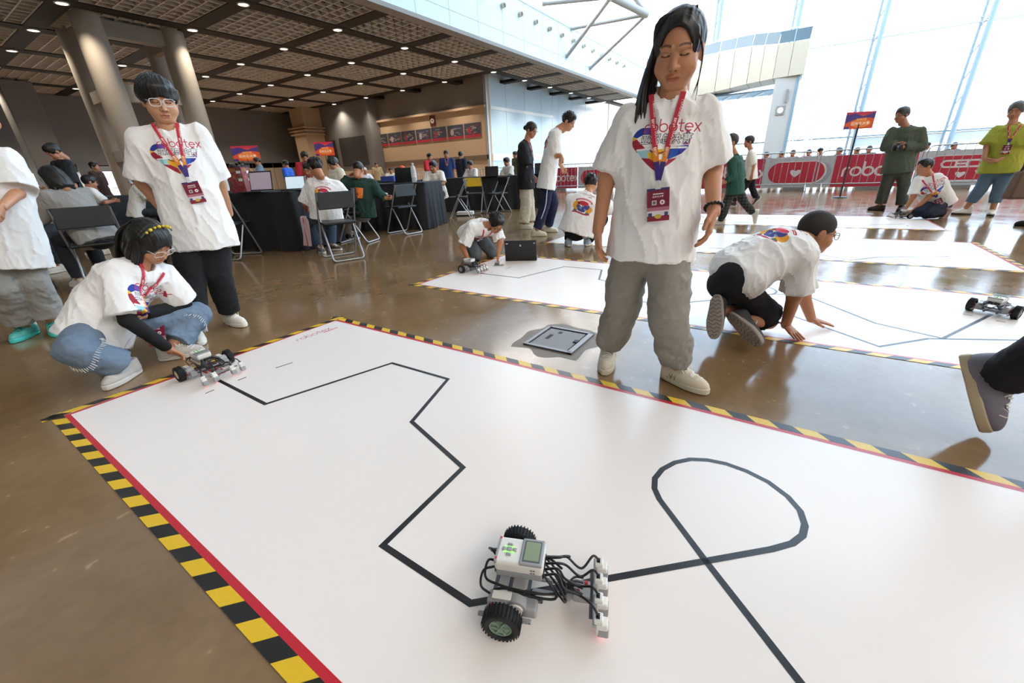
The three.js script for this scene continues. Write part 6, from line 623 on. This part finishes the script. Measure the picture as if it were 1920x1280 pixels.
bg('boy in a white shirt resting his chin behind the yellow backed chair', -8.45, -10.85, 'sit', 1.55, -45, '#e9e5de', { det: 1.6, lean: 0.25, pitch: -12 });
bg('boy in a white shirt seated beside the woman in black', -7.35, -11.25, 'sit', 1.62, -55, '#e2e0d4', { det: 1.6, lean: 0.2, pitch: -18 });
bg('standing person in a red shirt below the posters', -11.3, -11.9, 'stand', 1.68, 40, '#d2283a', { arms: 'front' });
bg('standing man in a dark blue shirt with a lanyard below the posters', -10.3, -11.7, 'stand', 1.72, 0, '#1f3566', { lanyard: { badge: false } });
bg('person in a navy and white top turned away below the posters', -10.4, -12.6, 'stand', 1.7, 140, '#262c40', { pants: '#e6e4e0' });
bg('standing person in an olive shirt behind the woman in black', -9.3, -14.6, 'stand', 1.65, -60, '#5a5a3c', {});
bg('person in white cap and coat at the far tables', -14.2, -11.2, 'sit', 1.6, 20, '#e6e6e4', { hair: 'buzz', hairMat: std(0xe4e4e2, 0.7) });
bg('far standing person in a tan shirt by the wall frame', -17.2, -14.4, 'stand', 1.62, 10, '#a08a64', {}); bg('far seated person in a white shirt near the orange cap', -14.6, -12.9, 'sit', 1.55, 10, '#dcd8d2', {}); bg('far seated person in a pale pink shirt near the orange cap', -13.6, -12.6, 'sit', 1.58, -30, '#d8b8b4', {});
// spectators sitting beyond the banner
const crowdCol = ['#2a2a30', '#c98f98', '#e6e4e0', '#3a4250', '#24242a', '#d8d4cc'];
const crowdLabels = ['spectator in black behind the heart banner', 'spectator in a pink top behind the red banner', 'spectator in white behind the barriers', 'spectator in slate blue behind the barriers', 'spectator in charcoal behind the barriers', 'spectator in cream behind the barriers'];
const crowd = crowdCol.map((c, i) => { const x = -1.0 + i * 0.72; return bg(crowdLabels[i], x, -19.0 - 0.3 * (i % 3), 'sit', 1.42 + 0.05 * (i % 3), (i % 3) * 30 - 30, c, { det: 3, seat: 0.44 }); });
for (let i = 0; i < 12; i++) { const q = crowd[i % 6].clone(); q.name = numbered('person'); scene.add(q); const left = i >= 7; q.position.set(left ? -8.4 + (i - 7) * 0.75 : -0.55 + i * 0.78, 0, left ? -20.6 : -20.4 - 0.2 * (i % 2)); q.rotation.y = rr(-0.6, 0.6); tag(q, left ? 'spectator seated beyond the heart eyed banner' : 'spectator in the rear row beyond the red and grey banner', 'person', left ? 'spectators by the blue wall' : 'rear row of spectators'); }
// the person at the right edge with a brown bag
bg('person at the barrier in dark patterned clothes and black shoes beside a brown bag', 2.82, -8.55, 'stand', 1.66, -60, '#3a3c40', { det: 1.8, pants: '#4a4c50', shoes: { color: '#1b1b1d', sole: '#1b1b1d', lace: '#1b1b1d' } });
{ const b = thing('shoulder_bag', 'brown canvas bag hanging at the right barrier', 'bag', [2.5, 0.38, -8.35], 0.5); part(b, 'bag_body', (() => { const g = rb(0.36, 0.34, 0.14, 0.03, 0, 0.17, 0, 3), p = g.attributes.position; for (let i = 0; i < p.count; i++) { const k = 1 - 0.22 * (p.getY(i) / 0.34); p.setX(i, p.getX(i) * k); p.setZ(i, p.getZ(i) * k); } g.computeVertexNormals(); return g; })(), std(0x6b5648, 0.85)); part(b, 'strap', tube([[-0.12, 0.33, 0], [-0.05, 0.62, 0], [0.08, 0.75, 0.0], [0.12, 0.33, 0]], 0.012, 30, 6), std(0x17171a, 0.6)); }
{ const r = seatedBoy.rig.v, p = seatedBoy.position, k = r.kl; const j = thing('pink_jacket', 'pale pink jacket hanging over the knee of the boy with the printed back', 'jacket', [p.x + k.x, 0, p.z + k.z], 0); const d = r.kl.clone().sub(r.hl).setY(0).normalize(), e = V(d.z, 0, -d.x); const g = new THREE.PlaneGeometry(1, 1, 10, 20), q = g.attributes.position; for (let i = 0; i < q.count; i++) { const u = q.getX(i), w = 0.5 - q.getY(i); const y = k.y + 0.085 - w * 0.5, o = 0.1 - 0.06 * Math.max(0, 0.3 - w) + 0.015 * Math.sin(u * 18 + w * 4); const c = e.clone().multiplyScalar(o * (w < 0.16 ? w / 0.16 : 1)).addScaledVector(d, u * 0.16 * (1 + 0.5 * w) - 0.12 + 0.05 * w); q.setXYZ(i, c.x, w < 0.16 ? k.y + 0.085 : y + 0.08, c.z); } g.computeVertexNormals(); part(j, 'jacket_cloth', g, std(0xd6b9bd, 0.9, { side: THREE.DoubleSide })); const pp = [0.2, 0.5, 0.75, 1].map((w) => e.clone().multiplyScalar(0.108).addScaledVector(d, -0.12 + 0.05 * w).setY(k.y + 0.165 - w * 0.5)); part(j, 'red_piping', tube(pp, 0.006, 20, 6), std(0xb03a48, 0.8)); }
// ---------------------------------------------------------------- brick robots: local +x forward, +z to the right, origin under the axle
const RB = { white: phys(0xe2ded6, 0.35), grey: phys(0x9c9c9c, 0.4), dark: phys(0x55565a, 0.45), black: phys(0x161617, 0.4), tyre: std(0x1a1a1b, 0.75), hub: phys(0x7d927f, 0.4), red: phys(0xc02127, 0.35), screen: phys(0x8d9a7d, 0.15), led: std(0xff8a8a, 0.4, { emissive: new THREE.Color(1, 0.25, 0.3), emissiveIntensity: 1.2 }), green: std(0x8fe06a, 0.4, { emissive: new THREE.Color(0.35, 1, 0.2), emissiveIntensity: 0.9 }), tan: phys(0xc9b98f, 0.45) };
function beam(L, axis = 'x', x = 0, y = 0, z = 0) { // liftarm with round holes
  const h = 0.0078, n = Math.max(2, Math.round(L / 0.008)), s = new THREE.Shape(); s.moveTo(-L / 2 + h / 2, -h / 2); s.lineTo(L / 2 - h / 2, -h / 2); s.absarc(L / 2 - h / 2, 0, h / 2, -PI / 2, PI / 2); s.lineTo(-L / 2 + h / 2, h / 2); s.absarc(-L / 2 + h / 2, 0, h / 2, PI / 2, PI * 1.5); for (let i = 0; i < n; i++) { const p = new THREE.Path(); p.absarc(-L / 2 + h / 2 + (L - h) * i / (n - 1), 0, 0.0024, 0, PI * 2, true); s.holes.push(p); }
  const g = new THREE.ExtrudeGeometry(s, { depth: 0.0074, bevelEnabled: true, bevelSize: 0.0003, bevelThickness: 0.0003, bevelSegments: 1, curveSegments: 6 }); g.translate(0, 0, -0.0037); if (axis === 'z') g.rotateY(PI / 2); if (axis === 'y') g.rotateZ(PI / 2); g.translate(x, y, z); return g;
}
function makeRobot(o = {}) {
  const r = new THREE.Group(), track = o.track ?? 0.105, wr = 0.043;
  for (const s of [1, -1]) { // wheels
    const pr = [[0.026, -0.016], [0.036, -0.017], [0.041, -0.013], [0.043, -0.006], [0.043, 0.006], [0.041, 0.013], [0.036, 0.017], [0.026, 0.016], [0.026, -0.016]].map(([a, b]) => new THREE.Vector2(a, b)); const ty = new THREE.LatheGeometry(pr, 40); ty.rotateX(PI / 2); const w = part(r, 'tyre', ty, RB.tyre); w.position.set(0, wr, s * track);
    const tread = []; for (let i = 0; i < 44; i++) { const a = i / 30 * PI * 2; tread.push(bx(0.0035, 0.0012, 0.03, 0.0429 * Math.cos(a), 0.0429 * Math.sin(a), 0, 0, 0, a - PI / 2)); } part(w, 'tread', merge(tread), RB.tyre);
    const hub = [cyl(0.0265, 0.0265, 0.022, 0, 0, 0, 28, 'z'), tor(0.024, 0.0025, 0, 0, s * 0.012, 'z', 8, 28)]; for (let i = 0; i < 6; i++) { const a = i / 6 * PI * 2; hub.push(bx(0.018, 0.004, 0.006, 0.012 * Math.cos(a), 0.012 * Math.sin(a), s * 0.012, 0, 0, a)); } hub.push(cyl(0.006, 0.006, 0.03, 0, 0, s * 0.004, 12, 'z')); part(w, 'hub', merge(hub), o.hub ?? RB.hub);
    // large motor inboard of each wheel
    const mz = s * (track - 0.043); const m = part(r, 'motor', merge([rb(0.078, 0.04, 0.034, 0.008, -0.002, 0.045, mz), cyl(0.023, 0.023, 0.03, 0.026, 0.05, mz, 24, 'z'), rb(0.045, 0.03, 0.03, 0.006, 0.05, 0.04, mz)]), RB.grey); part(m, 'motor_cap', merge([cyl(0.016, 0.016, 0.004, 0.026, 0.05, mz + s * 0.017, 20, 'z'), rb(0.05, 0.006, 0.022, 0.002, -0.005, 0.067, mz)]), RB.white); part(m, 'red_pins', merge([cyl(0.0045, 0.0045, 0.01, -0.028, 0.056, mz + s * 0.018, 12, 'z'), cyl(0.0045, 0.0045, 0.01, 0.03, 0.034, mz + s * 0.018, 12, 'z'), cyl(0.004, 0.004, 0.01, -0.03, 0.036, mz + s * 0.018, 12, 'z')]), RB.red); part(m, 'pin_holes', merge([-0.015, 0, 0.012].map((x) => cyl(0.0028, 0.0028, 0.003, x, 0.04, mz + s * 0.017, 10, 'z'))), RB.black);
    for (const [x, y] of [[-0.03, 0.026], [0.03, 0.026]]) part(r, 'axle_beam', beam(0.056, 'x', x * 1.1, y, s * (track - 0.021)), RB.grey);
    part(r, 'side_beam', beam(0.12, 'x', 0.02, 0.022, s * 0.03), o.accent ?? RB.dark);
  }
  part(r, 'axle', cyl(0.0024, 0.0024, track * 2 + 0.03, 0, wr, 0, 10, 'z'), RB.black);
  for (const x of [-0.035, 0.0, 0.045]) part(r, 'cross_beam', beam(0.12, 'z', x, 0.03, 0), RB.dark);
  // control brick
  const bc = [o.bx ?? 0.026, o.by ?? 0.112, 0]; const brick = new THREE.Group(); brick.name = 'control_brick'; brick.position.set(...bc); brick.rotation.z = o.lean ?? 0; r.add(brick);
  part(brick, 'casing', rb(0.112, 0.03, 0.072, 0.008, 0, 0.012, 0, 3), RB.white); part(brick, 'base_shell', rb(0.108, 0.024, 0.066, 0.006, 0, -0.012, 0, 2), RB.grey); part(brick, 'screen_bezel', rb(0.052, 0.008, 0.07, 0.003, 0.028, 0.0265, 0), RB.grey); part(brick, 'screen', rb(0.034, 0.002, 0.05, 0.0009, 0.028, 0.0308, 0), RB.screen); part(brick, 'screen_frame', merge([bx(0.038, 0.0015, 0.003, 0.028, 0.0306, 0.0265), bx(0.038, 0.0015, 0.003, 0.028, 0.0306, -0.0265), bx(0.003, 0.0015, 0.055, 0.0465, 0.0306, 0), bx(0.003, 0.0015, 0.055, 0.0095, 0.0306, 0)]), RB.dark);
  part(brick, 'buttons', merge([rb(0.012, 0.006, 0.012, 0.002, -0.026, 0.028, 0), rb(0.008, 0.005, 0.01, 0.002, -0.039, 0.028, 0), rb(0.008, 0.005, 0.01, 0.002, -0.013, 0.028, 0), rb(0.012, 0.005, 0.007, 0.002, -0.026, 0.028, 0.013), rb(0.012, 0.005, 0.007, 0.002, -0.026, 0.028, -0.013)]), RB.grey); part(brick, 'status_light', merge([rb(0.026, 0.0022, 0.005, 0.001, -0.026, 0.0275, 0.0065), rb(0.026, 0.0022, 0.005, 0.001, -0.026, 0.0275, -0.0065)]), RB.green); part(brick, 'end_strip', rb(0.007, 0.009, 0.07, 0.002, -0.0525, 0.0225, 0), RB.grey); part(brick, 'red_mark', merge([bx(0.004, 0.001, 0.005, -0.052, 0.0274, 0.026), bx(0.004, 0.001, 0.005, -0.052, 0.0274, -0.03)]), RB.red); part(brick, 'side_vents', merge(Array.from({ length: 4 }, (_, i) => bx(0.005, 0.0025, 0.001, 0.03 + (i % 2) * 0.006, 0.006 + Math.floor(i / 2) * 0.008, 0.0362))), RB.dark); part(brick, 'ports', merge([-0.022, -0.007, 0.008, 0.023].flatMap((z) => [bx(0.006, 0.012, 0.011, 0.054, -0.01, z), bx(0.006, 0.012, 0.011, -0.054, -0.01, z)])), RB.black);
  // caster, neck and sensor bar
  part(r, 'caster', (() => { const g = new THREE.SphereGeometry(0.0115, 18, 12); g.translate(0.135, 0.0118, 0); return g; })(), RB.grey); part(r, 'caster_housing', merge([cyl(0.016, 0.012, 0.014, 0.135, 0.0235, 0, 18), bx(0.012, 0.03, 0.02, 0.128, 0.03, 0)]), RB.dark);
  for (const z of [-0.016, 0.016]) part(r, 'neck_beam', beam(0.144, 'x', 0.125, 0.034, z), o.accent ?? RB.grey); part(r, 'neck_block', rb(0.04, 0.022, 0.044, 0.004, 0.168, 0.036, 0), RB.grey); part(r, 'red_connector', merge([cyl(0.004, 0.004, 0.008, 0.16, 0.05, 0.012, 10), cyl(0.004, 0.004, 0.008, 0.178, 0.05, -0.012, 10)]), RB.red);
  if (o.sensors !== false) {
    part(r, 'sensor_beam', beam(0.168, 'z', 0.198, 0.046, 0), RB.grey); part(r, 'sensor_beam', beam(0.12, 'z', 0.19, 0.036, 0), RB.dark);
    for (const z of o.sz ?? [-0.066, -0.024, 0.024, 0.07]) { const s = part(r, 'light_sensor', merge([rb(0.026, 0.034, 0.024, 0.004, 0.214, 0.034, z), rb(0.02, 0.014, 0.022, 0.003, 0.206, 0.056, z)]), RB.white); part(s, 'sensor_body', rb(0.0245, 0.026, 0.0245, 0.003, 0.217, 0.0255, z), RB.grey); part(s, 'sensor_port', bx(0.008, 0.006, 0.011, 0.205, 0.0635, z), RB.black); part(s, 'red_light', cyl(0.008, 0.008, 0.003, 0.214, 0.0112, z, 14), RB.led); }
  }
  // cables
  const cab = (pts, rad2 = 0.0029) => part(r, 'cable', tube(pts, rad2, 44, 7), RB.black); const by = bc[1] - 0.01, fx = bc[0] + 0.058, rx = bc[0] - 0.058;
  if (o.sensors !== false) { const sz = o.sz ?? [-0.066, -0.024, 0.024, 0.07]; sz.forEach((z, i) => { const a = -0.022 + 0.015 * i; cab([[fx, by, a], [fx + 0.03, by + 0.012, a + 0.004], [0.13, 0.09 + 0.008 * (i % 2), a * 1.5 + (i - 1.5) * 0.006], [0.165, 0.07, z * 0.5], [0.192, 0.085, z * 0.9], [0.205, 0.067, z]]); cab([[fx, by - 0.004, a], [fx + 0.02, by - 0.015, a + 0.012], [fx + 0.05, 0.075, 0.03 + 0.01 * i], [0.12, 0.06, 0.035 - 0.012 * i], [0.15, 0.066, 0.01 * (i - 1)], [0.17, 0.056, z * 0.3]], 0.0026); }); }
  for (const s of [1, -1]) { cab([[rx, by, s * 0.02], [rx - 0.025, by - 0.005, s * 0.03], [rx - 0.028, 0.07, s * 0.05], [-0.035, 0.062, s * 0.06]]); cab([[rx, by, s * 0.006], [rx - 0.016, by + 0.012, s * 0.015], [rx - 0.02, by - 0.02, s * 0.036], [-0.02, 0.08, s * 0.047], [0.04, 0.075, s * 0.05], [0.09, 0.07, s * 0.045], [0.12, 0.062, s * 0.03]]); }
  cab([[fx, by, 0.024], [fx + 0.03, by - 0.03, 0.05], [0.05, 0.07, 0.055], [0.0, 0.075, 0.05], [-0.03, 0.068, 0.052]]); cab([[fx, by, -0.02], [fx + 0.045, by + 0.005, -0.03], [fx + 0.05, by - 0.02, -0.05], [0.07, 0.07, -0.05], [0.03, 0.06, -0.06]]);
  return r;
}
function robot(g, x, z, turn, label, y = 0.0022) { g.name = numbered('wheeled_robot'); g.position.set(x, y, z); g.rotation.y = turn; scene.add(g); return tag(g, label, 'robot'); }
robot(makeRobot(), -0.437, -0.59, rad(21.5), 'small wheeled robot with grey control brick and four light sensors on the near mat').scale.setScalar(1.08);
robot(makeRobot({ track: 0.13, hub: RB.tan, accent: RB.red, bx: -0.01, by: 0.1, sz: [-0.1, -0.05, 0.045, 0.1] }), -2.735, -0.79, rad(2), 'wheeled robot with red side beams held by the crouching girl');
robot(makeRobot({ sensors: false, by: 0.095, bx: 0.01, hub: RB.grey }), 1.245, -3.855, rad(59), 'wheeled robot facing away beside the start line behind the kneeling boy');
robot(makeRobot({ track: 0.11, hub: RB.grey }), -2.9, -3.48, rad(-3), 'wheeled robot with black cables under the hand of the boy by the laptop');
robot(makeRobot({ hub: RB.grey }), 1.62, -9.36, rad(200), 'small robot on the farthest mat in front of the kneeling boy');
{ const c = thing('robot_part_tray', 'small loose robot part beside the boy kneeling by the laptop', 'part', [-2.73, 0.0024, -3.83], 0.4); part(c, 'beam_frame', merge([beam(0.12, 'x', 0, 0.006, 0.02), beam(0.12, 'x', 0, 0.006, -0.02), beam(0.05, 'z', 0.04, 0.014, 0)]), RB.grey); part(c, 'dark_block', rb(0.05, 0.025, 0.03, 0.004, -0.02, 0.02, 0), RB.dark); }
renderer.render(scene, camera);
